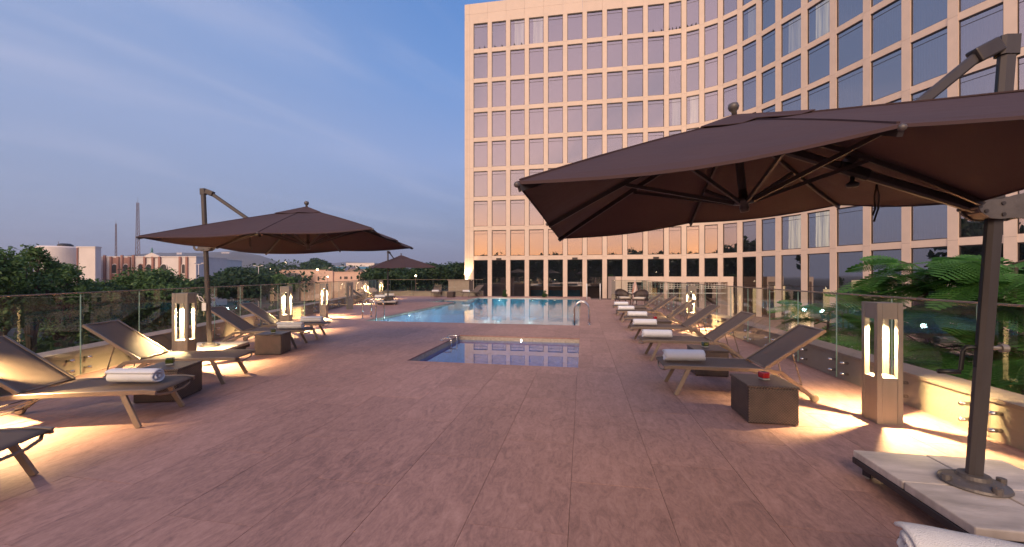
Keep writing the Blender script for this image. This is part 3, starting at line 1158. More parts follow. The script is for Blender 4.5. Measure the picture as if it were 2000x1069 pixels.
# entrance sensors over the pool doors, door leaves
for i in (1, 5, 9):
    L = (P[i + 1] - P[i]).length
    sen = MB().box(L / 2 - 0.28, L / 2 + 0.28, -0.10, 0.02, Z1 - 0.30, Z1 - 0.12)
    part('door_canopy_lamp', sen, M['steel_blk'], hotel, (P[i].x - O0.x, P[i].y - O0.y, 0), ang[i])
    dm = MB().box(0.3, 0.36, 0.19, 0.23, ZG, 1.25).box(L / 2 - 0.04, L / 2 + 0.04, 0.19, 0.23, ZG, 1.25).box(0.3, L - 0.3, 0.19, 0.23, 1.25, 1.33)
    part('door_leaf', dm, M['winframe'], hotel, (P[i].x - O0.x, P[i].y - O0.y, 0), ang[i])
# lit rooms on the ground floor seen through the glass at the right
for i, z0, z1, mt, x0, x1 in ((18, -1.2, 1.15, 'warm_room', 0.3, 1.9), (17, -2.2, 0.4, 'warm_room', 0.5, 1.5), (19, -0.4, 1.5, 'warm_room', 0.35, 0.8),
                              (15, -1.5, 0.6, 'warm_room', 0.4, 1.3), (14, -2.0, 0.3, 'warm_room', 0.4, 1.2)):
    part('lit_room', MB().box(x0, x1, 1.45, 1.6, z0, z1), M[mt], hotel, (P[i].x - O0.x, P[i].y - O0.y, 0), ang[i])
dl = MB().lathe([(0.0, 0), (0.05, 0.0), (0.05, 0.02), (0, 0.02)], 8).mesh('ceiling_lamp', M['far_light'])
for i, x, y, z in ((20, 0.9, 0.9, 1.6), (20, 0.8, 1.1, 1.1), (20, 0.7, 1.2, 0.7), (20, 0.8, 1.3, 0.35), (20, 0.9, 1.4, 0.0), (19, 0.5, 1.0, 0.6), (14, 0.8, 1.0, 1.0), (14, 1.2, 1.0, 1.0),
                   (17, 1.0, 1.0, 0.5), (9, 1.3, 1.2, 1.9), (10, 0.4, 1.2, 2.0), (10, 0.8, 1.2, 1.1), (3, 0.3, 1.3, 1.0), (4, 0.9, 1.3, 1.05)):
    a = ang[i]
    link('ceiling_lamp', dl, hotel, (P[i].x - O0.x + math.cos(a) * x - math.sin(a) * y, P[i].y - O0.y + math.sin(a) * x + math.cos(a) * y, z))

# birds along the top ledge
bird = thing('perched_bird', 'x', 'bird', (0, 0, 0), 0, 'birds perched on the ledges of the hotel')
part('body', MB().lathe([(0.0, -0.13), (0.05, -0.08), (0.075, 0.0), (0.05, 0.07), (0.0, 0.10)], 8, (0, 0, 0.09), Matrix.Rotation(R(65), 4, 'X')), M['black'], bird, smooth=True)
part('head', MB().lathe([(0.0, -0.04), (0.035, -0.01), (0.03, 0.03), (0, 0.045)], 8, (0, -0.09, 0.17)), M['black'], bird, smooth=True)
part('tail', MB().box(-0.03, 0.03, 0.09, 0.20, 0.03, 0.05), M['black'], bird)
spots = []
for i, ks in ((0, (0.9, 1.5)), (1, (0.6, 1.4)), (2, (0.7, 1.5)), (7, (1.6,)), (9, (0.8, 1.6)), (10, (0.25, 0.6, 0.95, 1.3)), (11, (0.35, 0.7, 1.1))):
    for x in ks:
        a = ang[i]
        spots.append((P[i].x + math.cos(a) * x + math.sin(a) * 0.0, P[i].y + math.sin(a) * x, Z1 + FL * 7 + 0.13, a))
blab = 'small dark bird perched on the sill under the top row of hotel windows'
for j, (x, y, z, a) in enumerate(spots):
    o = bird if j == 0 else copy_tree(bird)
    o.location = (x - math.sin(a) * 0.05, y + math.cos(a) * 0.05, z)
    o.rotation_euler = (0, 0, a + rs.uniform(-1, 1))
    o['label'] = blab

# wall washer at the left corner of the hotel and the low block under it
cx0 = P[0] - Vector((math.cos(ang[0]), math.sin(ang[0]))) * 0.5 - Vector((-math.sin(ang[0]), math.cos(ang[0]))) * 0.28
wash = thing('wall_washer_lamp', 'small uplight washing the left corner pier of the hotel', 'wall lamp', (cx0.x, cx0.y, 1.15), ang[0])
part('housing', MB().box(-0.16, 0.16, 0.0, 0.24, -0.12, 0.0), M['bronze_dark'], wash)
part('lens', MB().box(-0.13, 0.13, 0.03, 0.21, 0.0, 0.01), emis('washer_led', (1.0, 0.78, 0.40), 30), wash)
sl = bpy.data.lights.new('washer_light', 'SPOT')
sl.energy = 900
sl.color = (1.0, 0.72, 0.34)
sl.spot_size = R(70)
sl.spot_blend = 0.6
sl.shadow_soft_size = 0.05
so = bpy.data.objects.new('washer_light', sl)
COL.objects.link(so)
so.parent = wash
so.location = (0, 0.05, 0.03)
so.rotation_euler = (R(180 - 12), 0, 0)
bx, by = pl(-4.2, 31.5)
blk = thing('low_service_block', 'low beige block beside the glass at the foot of the hotel corner', 'low wall', (bx, by, 0), YAW * 0)
part('block_body', MB().box(-1.0, 0.75, 0, 1.2, -6, 1.10), M['parapet'], blk)
part('block_cap', MB().box(-1.05, 0.80, -0.05, 1.25, 1.102, 1.17), M['coping'], blk)

# ------------------------------------------------------------------ garden beside the hotel
gp_ = [pl(-6, 31), pl(5.2, 28), pl(6.5, 24), (UR + 0.35, 24.9), (UR + 0.35, -6), (40, -6), pl(40, 30), pl(20, 46), pl(-6, 46)]
mb = MB().prism(gp_, ZG - 0.4, ZG)
tag(part('garden_terrace', mb, M['garden']), kind='structure')
gpool = thing('garden_pool', 'teal ornamental pool in the garden below the terrace', 'pool', (8.5, 9.0, ZG))
part('water', MB().box(0, 5.0, 0, 12, 0.02, 0.03), glassy('garden_water', (0.1, 0.3, 0.3), 0.10, 0.05), gpool)
part('pool_floor', MB().box(0, 5.0, 0, 12, 0.006, 0.012), M['pool_tile'], gpool)
part('pool_kerb', MB().box(-0.25, 0, -0.25, 12.25, 0, 0.12).box(5, 5.25, -0.25, 12.25, 0, 0.12).box(0, 5, -0.25, 0, 0, 0.12).box(0, 5, 12, 12.25, 0, 0.12), M['coping'], gpool)
for (x, y, rx, ry) in ((5.6, 8.5, 1.3, 3.2), (6.3, 15.5, 1.6, 2.6), (15.5, 14, 1.6, 5), (5.6, 3.0, 1.1, 2.6), (11.5, 24.5, 4.5, 1.3)):
    p = [(x + rx * math.cos(2 * PI * k / 22) * (1 + 0.1 * math.sin(3 * k)), y + ry * math.sin(2 * PI * k / 22)) for k in range(22)]
    tag(part('lawn', MB().prism(p, ZG, ZG + 0.08), M['lawn']), kind='structure')
# pink planter wall with stone facing past the garden pool
for (x0, y0, x1, y1, h, lb) in ((12.6, 2.0, 12.9, 8.2, 1.5, 'long pink stone planter wall beyond the right balustrade'),
                               (4.6, 17.6, 9.5, 17.9, 0.9, 'low pink stone garden wall behind the small garden parasols')):
    w = thing('garden_wall', lb, 'wall', (x0, y0, ZG))
    n = 6
    for r_ in range(2):
        for k in range(n):
            if x1 - x0 > y1 - y0:
                b_ = MB().box((x1 - x0) * k / n, (x1 - x0) * (k + 1) / n - 0.012, 0, y1 - y0, h / 2 * r_, h / 2 * (r_ + 1) - 0.012)
            else:
                b_ = MB().box(0, x1 - x0, (y1 - y0) * k / n, (y1 - y0) * (k + 1) / n - 0.012, h / 2 * r_, h / 2 * (r_ + 1) - 0.012)
            part('facing_stone', b_, M['facade'], w)

# portal frame standing in front of the curved facade
pa, pb = Vector(pl(10.05, 35.6)), Vector(pl(20.1, 35.3))
pt = (pb - pa).normalized()
prz = math.atan2(pt.y, pt.x)
pL = (pb - pa).length
portal = thing('stone_portal', 'long pink stone portal frame with white lattice below its beam', 'portal', (pa.x, pa.y, 0), prz)
zb0, zb1 = 0.92, 1.43
n = 8
for k in range(n):
    part('beam_panel', MB().box(pL * k / n + 0.006, pL * (k + 1) / n - 0.006, 0, 1.2, zb0, zb1), M['facade'], portal)
for x in (0.02, pL - 0.52):
    part('portal_leg', MB().box(x, x + 0.5, 0.01, 1.19, ZG, zb0 - 0.006), M['facade'], portal)
part('portal_side', MB().box(-0.52, -0.01, 0.25, 3.4, ZG, zb1), M['facade'], portal)
lat = MB()


def lattice(x0, x1, z0, z1, y=0.3, c=0.155, w=0.035):
    nx = int((x1 - x0) / (c * 1.6))
    nz = max(1, int((z1 - z0) / c))
    for k in range(nx + 1):
        x = x0 + (x1 - x0) * k / nx
        lat.box(x - w / 2, x + w / 2, y, y + 0.04, z0, z1)
    for k in range(nz + 1):
        z = z0 + (z1 - z0) * k / nz
        lat.box(x0 + w / 2 + 0.001, x1 - w / 2 - 0.001, y + 0.005, y + 0.035, z - w / 2, z + w / 2)


lattice(0.56, 1.35, -0.05, 0.85)
lattice(3.6, pL - 0.56, 0.35, 0.85)
tag(part('lattice', lat, M['white'], portal), kind='stuff')
part('lower_rail', MB().box(0.56, pL - 0.56, 0.2, 0.28, -0.12, -0.06), M['white'], portal)

# small parasols and uplights in the garden
par0 = thing('garden_parasol', 'x', 'parasol', (0, 0, ZG), 0, 'white garden parasols below the terrace')
part('canopy', MB().lathe([(0.0, 1.95), (0.35, 1.86), (0.9, 1.58), (0.92, 1.50), (0.85, 1.55), (0.0, 1.88)], 14), M['white'], par0, smooth=True)
part('pole', MB().tube([(0, 0, 0), (0, 0, 1.9)], 0.03, 8), M['white'], par0)
for j, (px, D, lb) in enumerate(((1481, 13.5, 'white garden parasol farthest from the near corner lamp, behind the balustrade'), (1546, 11.5, 'white garden parasol in the middle, beside the lit orange niche'),
                                 (1620, 10.5, 'white garden parasol nearest the tall right lamp, half behind leaves'))):
    x, y = pl((px - 1000) / 760 * D, D)
    o = par0 if j == 0 else copy_tree(par0)
    o.location = (x, y, ZG)
    o['label'] = lb
nich = thing('lit_niche', 'orange lit doorway niche in the garden below the hotel', 'doorway', (*pl(15.2, 20.5), ZG))
part('glowing_panel', MB().box(-0.45, 0.45, 0, 0.1, 0.0, 2.0), M['orange_lit'], nich)
part('niche_frame', MB().box(-0.6, -0.452, -0.05, 0.3, 0, 2.15).box(0.452, 0.6, -0.05, 0.3, 0, 2.15).box(-0.452, 0.452, -0.05, 0.3, 2.0, 2.15), M['facade'], nich)
gl_ = [(1500, 9.0, 'beside the far lawn'), (1590, 9.5, 'under the middle of the garden shrubs'), (1668, 8.6, 'behind the tall right lamp'), (1745, 8.0, 'just right of the tall lamp'), (1400, 16.0, 'at the foot of the portal')]
for j, (px, D, lb) in enumerate(gl_):
    x, y = pl((px - 1000) / 760 * D, D)
    gr = thing('garden_uplight', 'low warm garden light ' + lb, 'garden lamp', (x, y, ZG), 0, 'garden lights below the terrace')
    part('stake', MB().tube([(0, 0, 0), (0, 0, 0.25)], 0.03, 8), M['bronze_dark'], gr)
    part('head', MB().lathe([(0.05, 0.25), (0.08, 0.36), (0.0, 0.36)], 10), M['bronze_dark'], gr)
    part('lens', MB().lathe([(0.0, 0.365), (0.07, 0.365)], 10), M['far_light'], gr)
    ld = bpy.data.lights.new('garden_light', 'POINT')
    ld.energy = 28
    ld.color = (1.0, 0.70, 0.30)
    ld.shadow_soft_size = 0.05
    lo = bpy.data.objects.new('garden_light', ld)
    COL.objects.link(lo)
    lo.parent = gr
    lo.location = (0, 0, 0.5)


# ------------------------------------------------------------------ bollard lamps
def make_lamp():
    t = thing('bollard_lamp', 'x', 'lamp', (0, 0, 0), 0, 'square bollard lamps along the terrace')
    h, s, w = 1.19, 0.11, 0.045
    for sx in (-1, 1):
        for sy in (-1, 1):
            x0, x1 = sorted((sx * s, sx * (s - w)))
            y0, y1 = sorted((sy * s, sy * (s - w)))
            part('corner_post', MB().box(x0, x1, y0, y1, 0, h), M['bronze'], t, bevel=0.002, seg=1)
    q = s - w - 0.001
    for nm, z0, z1 in (('base_box', 0.0, 0.455), ('top_box', 1.03, h - 0.002)):
        b_ = MB().box(-q, q, -q, q, z0 + 0.002, z1 - 0.002)
        b_.box(-q + 0.001, q - 0.001, -s + 0.003, -q - 0.001, z0, z1).box(-q + 0.001, q - 0.001, q + 0.001, s - 0.003, z0, z1)
        b_.box(-s + 0.003, -q - 0.001, -q + 0.001, q - 0.001, z0, z1).box(q + 0.001, s - 0.003, -q + 0.001, q - 0.001, z0, z1)
        part(nm, b_, M['bronze'], t)
    part('base_tray', MB().box(-q, q, -q, q, 0.456, 0.459), M['lamp_in'], t)
    return t


lamp0 = make_lamp()
lens_on = MB().lathe([(0.0, 1.026), (0.022, 1.026), (0.028, 1.0295)], 14).mesh('led_lens', M['lamp_glow'])
lens_off = MB().lathe([(0.0, 1.026), (0.022, 1.026), (0.028, 1.0295)], 14).mesh('led_lens', M['white'])
LW = R(90) + math.atan(0.3384)             # direction of the left parapet
LR = math.atan(0.3384)
lamps = [(-5.42, 2.33, LR, 13, 1, 'lit bollard lamp at the left edge, between the two nearest left loungers'),
         (-6.11 - 0.05, 5.10, LR, 12, 1, 'tall lit bollard lamp between the left umbrella post and the second left lounger back'),
         (-7.62, 8.95, LR, 12, 1, 'lit bollard lamp standing behind the fourth left lounger'),
         (-9.00, 12.35, LR, 13, 1, 'lit bollard lamp just left of the pool ladder, throwing light across the deck'),
         (-10.10, 15.6, LR + R(35), 0, 0, 'unlit dark bollard lamp turned corner-on beside the left balustrade'),
         (-11.60, 19.4, LR, 12, 1, 'lit bollard lamp beside the loungers at the far umbrella'),
         (-12.75, 23.1, LR, 8, 1, 'farthest lit bollard lamp on the left, near the far glass corner'),
         (2.95, 4.50, 0, 9, 1, 'large lit bollard lamp in the right foreground behind the wicker table'),
         (2.95, 11.45, 0, 8, 1, 'lit bollard lamp among the right-hand loungers, half hidden by their backs')]
for j, (x, y, rz, e, on, lb) in enumerate(lamps):
    o = lamp0 if j == 0 else copy_tree(lamp0)
    o.location = (x, y, 0)
    o.rotation_euler = (0, 0, rz)
    o['label'] = lb
for (x, y, rz, e, on, lb), o in zip(lamps, [x for x in bpy.data.objects if x.name.startswith('bollard_lamp')]):
    link('led_lens', lens_on if on else lens_off, o)
    if on:
        ld = bpy.data.lights.new('bollard_light', 'SPOT')
        ld.energy = e * 70
        ld.spot_size = R(132)
        ld.spot_blend = 1.0
        ld.color = (1.0, 0.70, 0.32)
        ld.shadow_soft_size = 0.014
        lo = bpy.data.objects.new('bollard_light', ld)
        COL.objects.link(lo)
        lo.parent = o
        lo.location = (0, 0, 0.995)


# ------------------------------------------------------------------ loungers
def make_lounger():
    t = thing('sun_lounger', 'x', 'sun lounger', (0, 0, 0), 0, 'taupe mesh sun loungers')
    W = 0.285
    fr = MB()
    for s in (-1, 1):
        fr.tube([(0.0, s * W, 0.325), (0.10, s * W, 0.338), (1.16, s * W, 0.338)], 0.014, ry=0.022, square=True)
    for x in (0.30, 1.12):
        fr.tube([(x, -W, 0.325), (x, W, 0.325)], 0.012, 8)
    part('seat_frame', fr, M['frame'], t, bevel=0.003, seg=1)
    part('foot_bow', MB().tube([(0.06, -W, 0.322), (0.015, -W * 0.75, 0.290), (0.0, -W * 0.35, 0.270), (0.0, W * 0.35, 0.270), (0.015, W * 0.75, 0.290), (0.06, W, 0.322)], 0.012, 8), M['frame'], t, smooth=True)

    def sling(L, w, x0, tilt, sag, z0, dip=0.0):
        nx, ny = 18, 8
        vs, fs = [], []
        for i in range(nx + 1):
            for j in range(ny + 1):
                f, g_ = i / nx, j / ny
                x = L * f
                z = -sag * math.sin(PI * g_) * (0.45 + 0.55 * math.sin(PI * f)) - dip * max(0, 1 - f * 7) ** 2
                c_, s_ = math.cos(tilt), math.sin(tilt)
                vs.append((x0 + x * c_ - z * s_, (g_ - 0.5) * 2 * w, z0 + x * s_ + z * c_))
        for i in range(nx):
            for j in range(ny):
                a = i * (ny + 1) + j
                fs.append((a, a + ny + 1, a + ny + 2, a + 1))
        return MB().add(vs, fs)
    s_ = part('seat_sling', sling(1.12, W - 0.005, 0.0, 0, 0.016, 0.355, 0.02), M['sling'], t, smooth=True)
    sd_ = s_.modifiers.new('solid', 'SOLIDIFY')
    sd_.thickness = 0.004
    for s in (-1, 1):
        part('leg', MB().tube([(0.29, s * (W - 0.006), 0.33), (0.13, s * (W + 0.022), 0.0)], 0.013, ry=0.024, square=True, up=(1, 0, 0)), M['frame'], t, bevel=0.003, seg=1)
        part('rear_leg', MB().tube([(1.15, s * W, 0.338), (1.29, s * W, 0.325), (1.62, s * (W + 0.005), 0.055)], 0.013, ry=0.022, square=True), M['frame'], t, bevel=0.003, seg=1)
        Mx = Matrix.Translation((1.64, s * (W + 0.005), 0.046)) @ Matrix.Rotation(R(90), 4, 'X')
        part('wheel', MB().lathe([(0.0, -0.02), (0.038, -0.02), (0.046, -0.012), (0.046, 0.012), (0.038, 0.02), (0.0, 0.02)], 16, (0, 0, 0), Mx), M['frame'], t, smooth=False)
    part('axle', MB().tube([(1.60, -W, 0.07), (1.60, W, 0.07)], 0.010, 8), M['frame'], t)
    tl = math.atan2(0.46, 0.62)
    bk = MB()
    ex, ez = 1.14 + 0.775 * math.cos(tl), 0.36 + 0.775 * math.sin(tl)
    wb = W - 0.018
    for s in (-1, 1):
        bk.tube([(1.14, s * wb, 0.36), (ex, s * wb, ez)], 0.012, ry=0.017, square=True)
    bk.tube([(ex, -wb, ez), (ex, wb, ez)], 0.013, 8)
    bk.tube([(1.15, -wb, 0.362), (1.15, wb, 0.362)], 0.011, 8)
    b_ = part('backrest', bk, M['frame'], t)
    s_ = part('back_sling', sling(0.775, wb, 1.135, tl, 0.022, 0.368), M['sling'], b_, smooth=True)
    sd_ = s_.modifiers.new('solid', 'SOLIDIFY')
    sd_.thickness = 0.004
    sp_ = MB()
    xm, zm = 1.14 + 0.36 * math.cos(tl), 0.36 + 0.36 * math.sin(tl)
    for s in (-1, 1):
        sp_.tube([(xm, s * (wb - 0.03), zm), (xm + 0.11, s * (wb - 0.03), 0.17)], 0.007, 8)
        sp_.tube([(1.0, s * (wb - 0.03), 0.31), (1.25, s * (wb - 0.03), 0.22), (1.42, s * (wb - 0.03), 0.165), (1.58, s * (wb - 0.03), 0.09)], 0.007, 8)
    sp_.tube([(xm + 0.11, -wb + 0.03, 0.17), (xm + 0.11, wb - 0.03, 0.17)], 0.007, 8)
    part('back_support', sp_, M['frame'], t)
    return t


lounger0 = make_lounger()
jit = random.Random(77)


def make_towel():
    turns = 2.6
    n = 64
    nx = 14
    L = 0.50
    vs, fs = [], []
    rr = random.Random(3)
    for i in range(n + 1):
        f = i / n
        a = 2 * PI * turns * (1 - f) + 0.6
        r = 0.14 + 0.86 * f
        y, z = 0.088 * r * math.cos(a), 0.070 * r * math.sin(a)
        e = L / 2 + 0.010 * math.sin(a * 1.7) + rr.uniform(-0.004, 0.004)
        for j in range(nx + 1):
            g_ = j / nx * 2 - 1
            k = 1 - 0.05 * abs(g_) ** 6 + 0.012 * math.sin(9 * g_ + a)
            vs.append((e * g_, y * k, z * k))
    for i in range(n):
        for j in range(nx):
            q = i * (nx + 1) + j
            fs.append((q, q + 1, q + nx + 2, q + nx + 1))
    me = MB().add(vs, fs).mesh('rolled_towel', M['towel'], True)
    o = link('rolled_towel', me)
    s = o.modifiers.new('solid', 'SOLIDIFY')
    s.thickness = 0.021
    s.offset = 0
    b = o.modifiers.new('subd', 'SUBSURF')
    b.levels = 1
    b.render_levels = 1
    return o


towel0 = make_towel()
tag(towel0, 'x', 'towel', 'rolled white towels on the loungers')
used = {'l': False, 't': False, 'tb': False, 'c': False}


def place(kind, proto, loc, rz, label, rot=None):
    if used[kind]:
        o = copy_tree(proto)
    else:
        o = proto
        used[kind] = True
    o.location = loc
    o.rotation_euler = rot if rot else (0, 0, rz)
    o['label'] = label
    return o


def lounger(x, y, rz, label, tlabel=None, tx=0.36, ty=0.0, tr=0.0, flip=False):
    """x, y: middle of the foot end"""
    rz += R(jit.uniform(-1.3, 1.3))
    place('l', lounger0, (x, y, 0), rz, label)
    if tlabel:
        c, s = math.cos(rz), math.sin(rz)
        o = place('t', towel0, (x + tx * c - ty * s, y + tx * s + ty * c, 0.355 + 0.070), 0, tlabel)
        o.rotation_euler = (0.12 if flip else 0, 0, rz + tr)


rx = 1.0
lounger(1.32, 1.62, 0, 'sun lounger just below the frame at the bottom right, only its towel showing', 'white rolled towel at the bottom edge of the picture, in front of the umbrella base', 0.13, 0.05, R(-14))
lounger(0.99, 5.34, 0, 'nearest right-hand sun lounger, beside the wicker table with the red glass', 'large rolled white towel on the nearest right-hand lounger', 0.30, 0.02, R(6))
lounger(1.02, 7.28, 0, 'second right-hand sun lounger, behind the table with the green glass', 'rolled white towel on the second right-hand lounger', 0.28, 0.0, R(4))
lounger(1.06, 9.05, 0, 'third right-hand sun lounger, in front of the lit bollard lamp', 'rolled white towel on the third right-hand lounger', 0.30, 0.0, R(2))
lounger(1.12, 11.0, 0, 'fourth right-hand sun lounger, its back against the lit bollard lamp', 'rolled white towel on the fourth right-hand lounger', 0.34, 0.0, R(-2))
lounger(1.08, 13.0, 0, 'fifth right-hand sun lounger, two places before the armchairs', 'rolled white towel on the fifth right-hand lounger', 0.30, 0.0, R(3))
lounger(1.12, 15.05, 0, 'sixth and farthest right-hand sun lounger, nearest the armchairs', 'rolled white towel on the farthest right-hand lounger', 0.30, 0.0, R(1))

LD = R(180) + LR + R(1.5)                     # loungers on the left point their heads at the left parapet


def left_lounger(px_, py_, label, tl=None, **k):
    """px_, py_: plan position of the far front foot"""
    c, s = math.cos(LD), math.sin(LD)
    # the far foot sits at local (0.13, -0.31)
    x = px_ - (0.13 * c + 0.307 * s)
    y = py_ - (0.13 * s - 0.307 * c)
    lounger(x, y, LD, label, tl, **k)


left_lounger(-3.93, 2.17, 'nearest left-hand sun lounger, cut off by the left edge of the picture')
left_lounger(-4.38, 3.60, 'second left-hand sun lounger, carrying a rolled towel with its spiral end showing', 'rolled white towel with its spiral end showing, on the lounger at the lower left', tx=0.40, ty=-0.03, tr=R(-10))
left_lounger(-4.96, 5.03, 'third left-hand sun lounger, bare, in front of the left umbrella post')
left_lounger(-5.90, 7.53, 'fourth left-hand sun lounger, behind the wicker table right of the umbrella post', 'rolled white towel on the fourth left-hand lounger, nearer of the pair', tx=0.34, ty=0.02, tr=R(-6))
left_lounger(-6.24, 8.62, 'fifth left-hand sun lounger, close beside the fourth', 'rolled white towel on the fifth left-hand lounger, farther of the pair', tx=0.34, ty=0.02, tr=R(-8))
lounger(-9.95, 18.55, LD, 'sun lounger in front of the small far umbrella', 'rolled white towel on the nearer lounger at the far umbrella', 0.3)
lounger(-10.25, 20.1, LD, 'sun lounger behind the small far umbrella post', 'rolled white towel on the farther lounger at the far umbrella', 0.3)
lounger(-10.05, 25.55, R(105), 'sun lounger against the far glass balustrade, left of its table', 'rolled white towel on the left lounger at the far glass', 0.25, tr=R(75))
lounger(-8.05, 25.75, R(62), 'sun lounger against the far glass balustrade, right of its table', 'rolled white towel on the right lounger at the far glass', 0.25, tr=R(110))


# ------------------------------------------------------------------ wicker tables and candle glasses
def make_table():
    t = thing('wicker_table', 'x', 'side table', (0, 0, 0), 0, 'brown wicker side tables')
    part('body', MB().box(-0.225, 0.225, -0.235, 0.235, 0.006, 0.352), M['wicker'], t, bevel=0.012)
    part('top', MB().box(-0.232, 0.232, -0.242, 0.242, 0.353, 0.380), M['wicker'], t, bevel=0.009)
    for sx in (-1, 1):
        for sy in (-1, 1):
            part('foot', MB().box(sx * 0.2 - 0.015, sx * 0.2 + 0.015, sy * 0.2 - 0.015, sy * 0.2 + 0.015, 0, 0.006), M['black'], t)
    return t


def glass_mat(name, col, em=0.0):
    m = bpy.data.materials.new(name)
    m.use_nodes = True
    b = m.node_tree.nodes['Principled BSDF']
    b.inputs['Base Color'].default_value = (*col, 1)
    b.inputs['Roughness'].default_value = 0.06
    b.inputs['Transmission Weight'].default_value = 0.45
    b.inputs['Coat Weight'].default_value = 0.6
    return m


GR, RD = glass_mat('green_glass', (0.06, 0.09, 0.01)), glass_mat('red_glass', (0.55, 0.01, 0.015))
CLR = glass_mat('clear_glass', (0.55, 0.55, 0.5))


def make_candle(m, lb):
    t = thing('candle_glass', lb, 'candle holder', (0, 0, 0), 0, 'small coloured candle glasses')
    s = 0.040
    b_ = MB()
    b_.box(-s, s, -s, s, 0.016, 0.080)
    part('cup', b_, m, t, bevel=0.012, seg=3)
    part('clear_foot', MB().box(-s * 0.92, s * 0.92, -s * 0.92, s * 0.92, 0.0, 0.016), CLR, t, bevel=0.005)
    part('wax', MB().lathe([(0.022, 0.081), (0.02, 0.0815), (0, 0.0815)], 10), M['black'], t)
    return t


table0 = make_table()
for (x, y, rz, lb, g_, gl, dx, dy) in (
        (1.83, 4.42, 0, 'brown wicker side table in the right foreground with a red candle glass', 'r', 'red candle glass on the foreground wicker table', 0.02, 0.02),
        (1.84, 6.28, 0, 'brown wicker side table between the first two right-hand loungers, with a green candle glass', 'g', 'dark green candle glass on the table between the right-hand loungers', -0.02, 0.03),
        (1.86, 10.0, 0, 'brown wicker side table between the third and fourth right-hand loungers', 'r', 'small red candle glass among the right-hand loungers', -0.1, 0.1),
        (1.90, 14.0, 0, 'farthest brown wicker side table on the right', None, '', 0, 0),
        (-4.90, 3.88, LD, 'brown wicker side table behind the lower left towel, with a green candle glass', 'g', 'green candle glass on the wicker table at the lower left', -0.02, 0.02),
        (-5.77, 6.45, LD, 'brown wicker side table right of the left umbrella post, with a dark candle glass', 'g', 'dark candle glass on the wicker table right of the left umbrella post', 0.02, -0.02),
        (-10.25, 19.35, LD, 'brown wicker side table between the loungers at the far umbrella', None, '', 0, 0),
        (-8.95, 25.75, R(-5), 'brown wicker side table between the loungers at the far glass balustrade', None, '', 0, 0)):
    place('tb', table0, (x, y, 0), rz, lb)
    if g_:
        o = make_candle(GR if g_ == 'g' else RD, gl)
        o.location = (x + dx, y + dy, 0.381)
        o.rotation_euler = (0, 0, rz + 0.3)


# ------------------------------------------------------------------ wicker armchairs by the far end
def make_armchair():
    t = thing('wicker_armchair', 'x', 'armchair', (0, 0, 0), 0, 'dark wicker armchairs at the far right end')
    for sx in (-1, 1):
        for sy in (-1, 1):
            part('leg', MB().tube([(sx * 0.27, sy * 0.25, 0.30), (sx * 0.30, sy * 0.28, 0.0)], 0.02, 8), M['wicker'], t)
    part('seat', MB().box(-0.31, 0.31, -0.29, 0.29, 0.28, 0.36), M['wicker'], t, bevel=0.02)
    part('cushion', MB().box(-0.25, 0.25, -0.27, 0.25, 0.362, 0.45), M['cushion'], t, bevel=0.03, seg=3)
    pts = []
    for k in range(13):
        a = PI * k / 12
        pts.append((0.34 * math.cos(a), 0.05 + 0.29 * math.sin(a), 0.60 + 0.20 * math.sin(a) ** 1.5))
    pts = [(0.34, -0.27, 0.58)] + pts + [(-0.34, -0.27, 0.58)]
    part('arm_rim', MB().tube(pts, 0.032, 8), M['wicker'], t, smooth=True)
    vs, fs = [], []
    inner = pts[1:-1]
    for (x, y, z) in inner:
        vs += [(x * 0.86, y * 0.92, 0.34), (x, y, z)]
    fs = [(2 * j, 2 * j + 1, 2 * j + 3, 2 * j + 2) for j in range(len(inner) - 1)]
    b_ = part('back_weave', MB().add(vs, fs), M['wicker'], t, smooth=True)
    q = b_.modifiers.new('solid', 'SOLIDIFY')
    q.thickness = 0.03
    for s in (-1, 1):
        part('arm_post', MB().tube([(s * 0.30, -0.25, 0.33), (s * 0.36, -0.30, 0.45), (s * 0.34, -0.27, 0.58)], 0.02, 8), M['wicker'], t)
    return t


ac = make_armchair()
for j, (x, y, rz, lb) in enumerate(((1.95, 19.9, R(20), 'dark wicker armchair with cream cushion, the left one by the stone portal'), (2.75, 19.6, R(-25), 'dark wicker armchair with cream cushion, the right one partly behind lounger backs'))):
    o = ac if j == 0 else copy_tree(ac)
    o.location = (x, y, 0)
    o.rotation_euler = (0, 0, rz)
    o['label'] = lb
fx, fy = pl(8.1, 22.3)
fur = thing('furled_parasol', 'closed orange and white parasol standing behind the armchairs', 'parasol', (2.75, 21.6, 0))
part('pole', MB().tube([(0, 0, 0), (0, 0, 1.28)], 0.02, 8), M['white'], fur)
vs, fs = [], []
for k in range(13):
    a = 2 * PI * k / 12
    for r_, z in ((0.02, 1.22), (0.10 + 0.03 * math.sin(3 * a), 0.95), (0.13 + 0.03 * math.cos(4 * a), 0.55), (0.11 + 0.03 * math.sin(5 * a), 0.22)):
        vs.append((r_ * math.cos(a), r_ * math.sin(a), z))
fs = [(4 * k + j, 4 * (k + 1) + j, 4 * (k + 1) + j + 1, 4 * k + j + 1) for k in range(12) for j in range(3)]
part('folded_cloth', MB().add(vs, fs), mat('orange_cloth', (0.55, 0.17, 0.05), 0.8, col2=(0.7, 0.66, 0.62), scale=7, stretch=(1, 1, 0.25)), fur, smooth=True)
part('foot', MB().lathe([(0.16, 0), (0.16, 0.05), (0.03, 0.07)], 14), M['travertine'], fur)


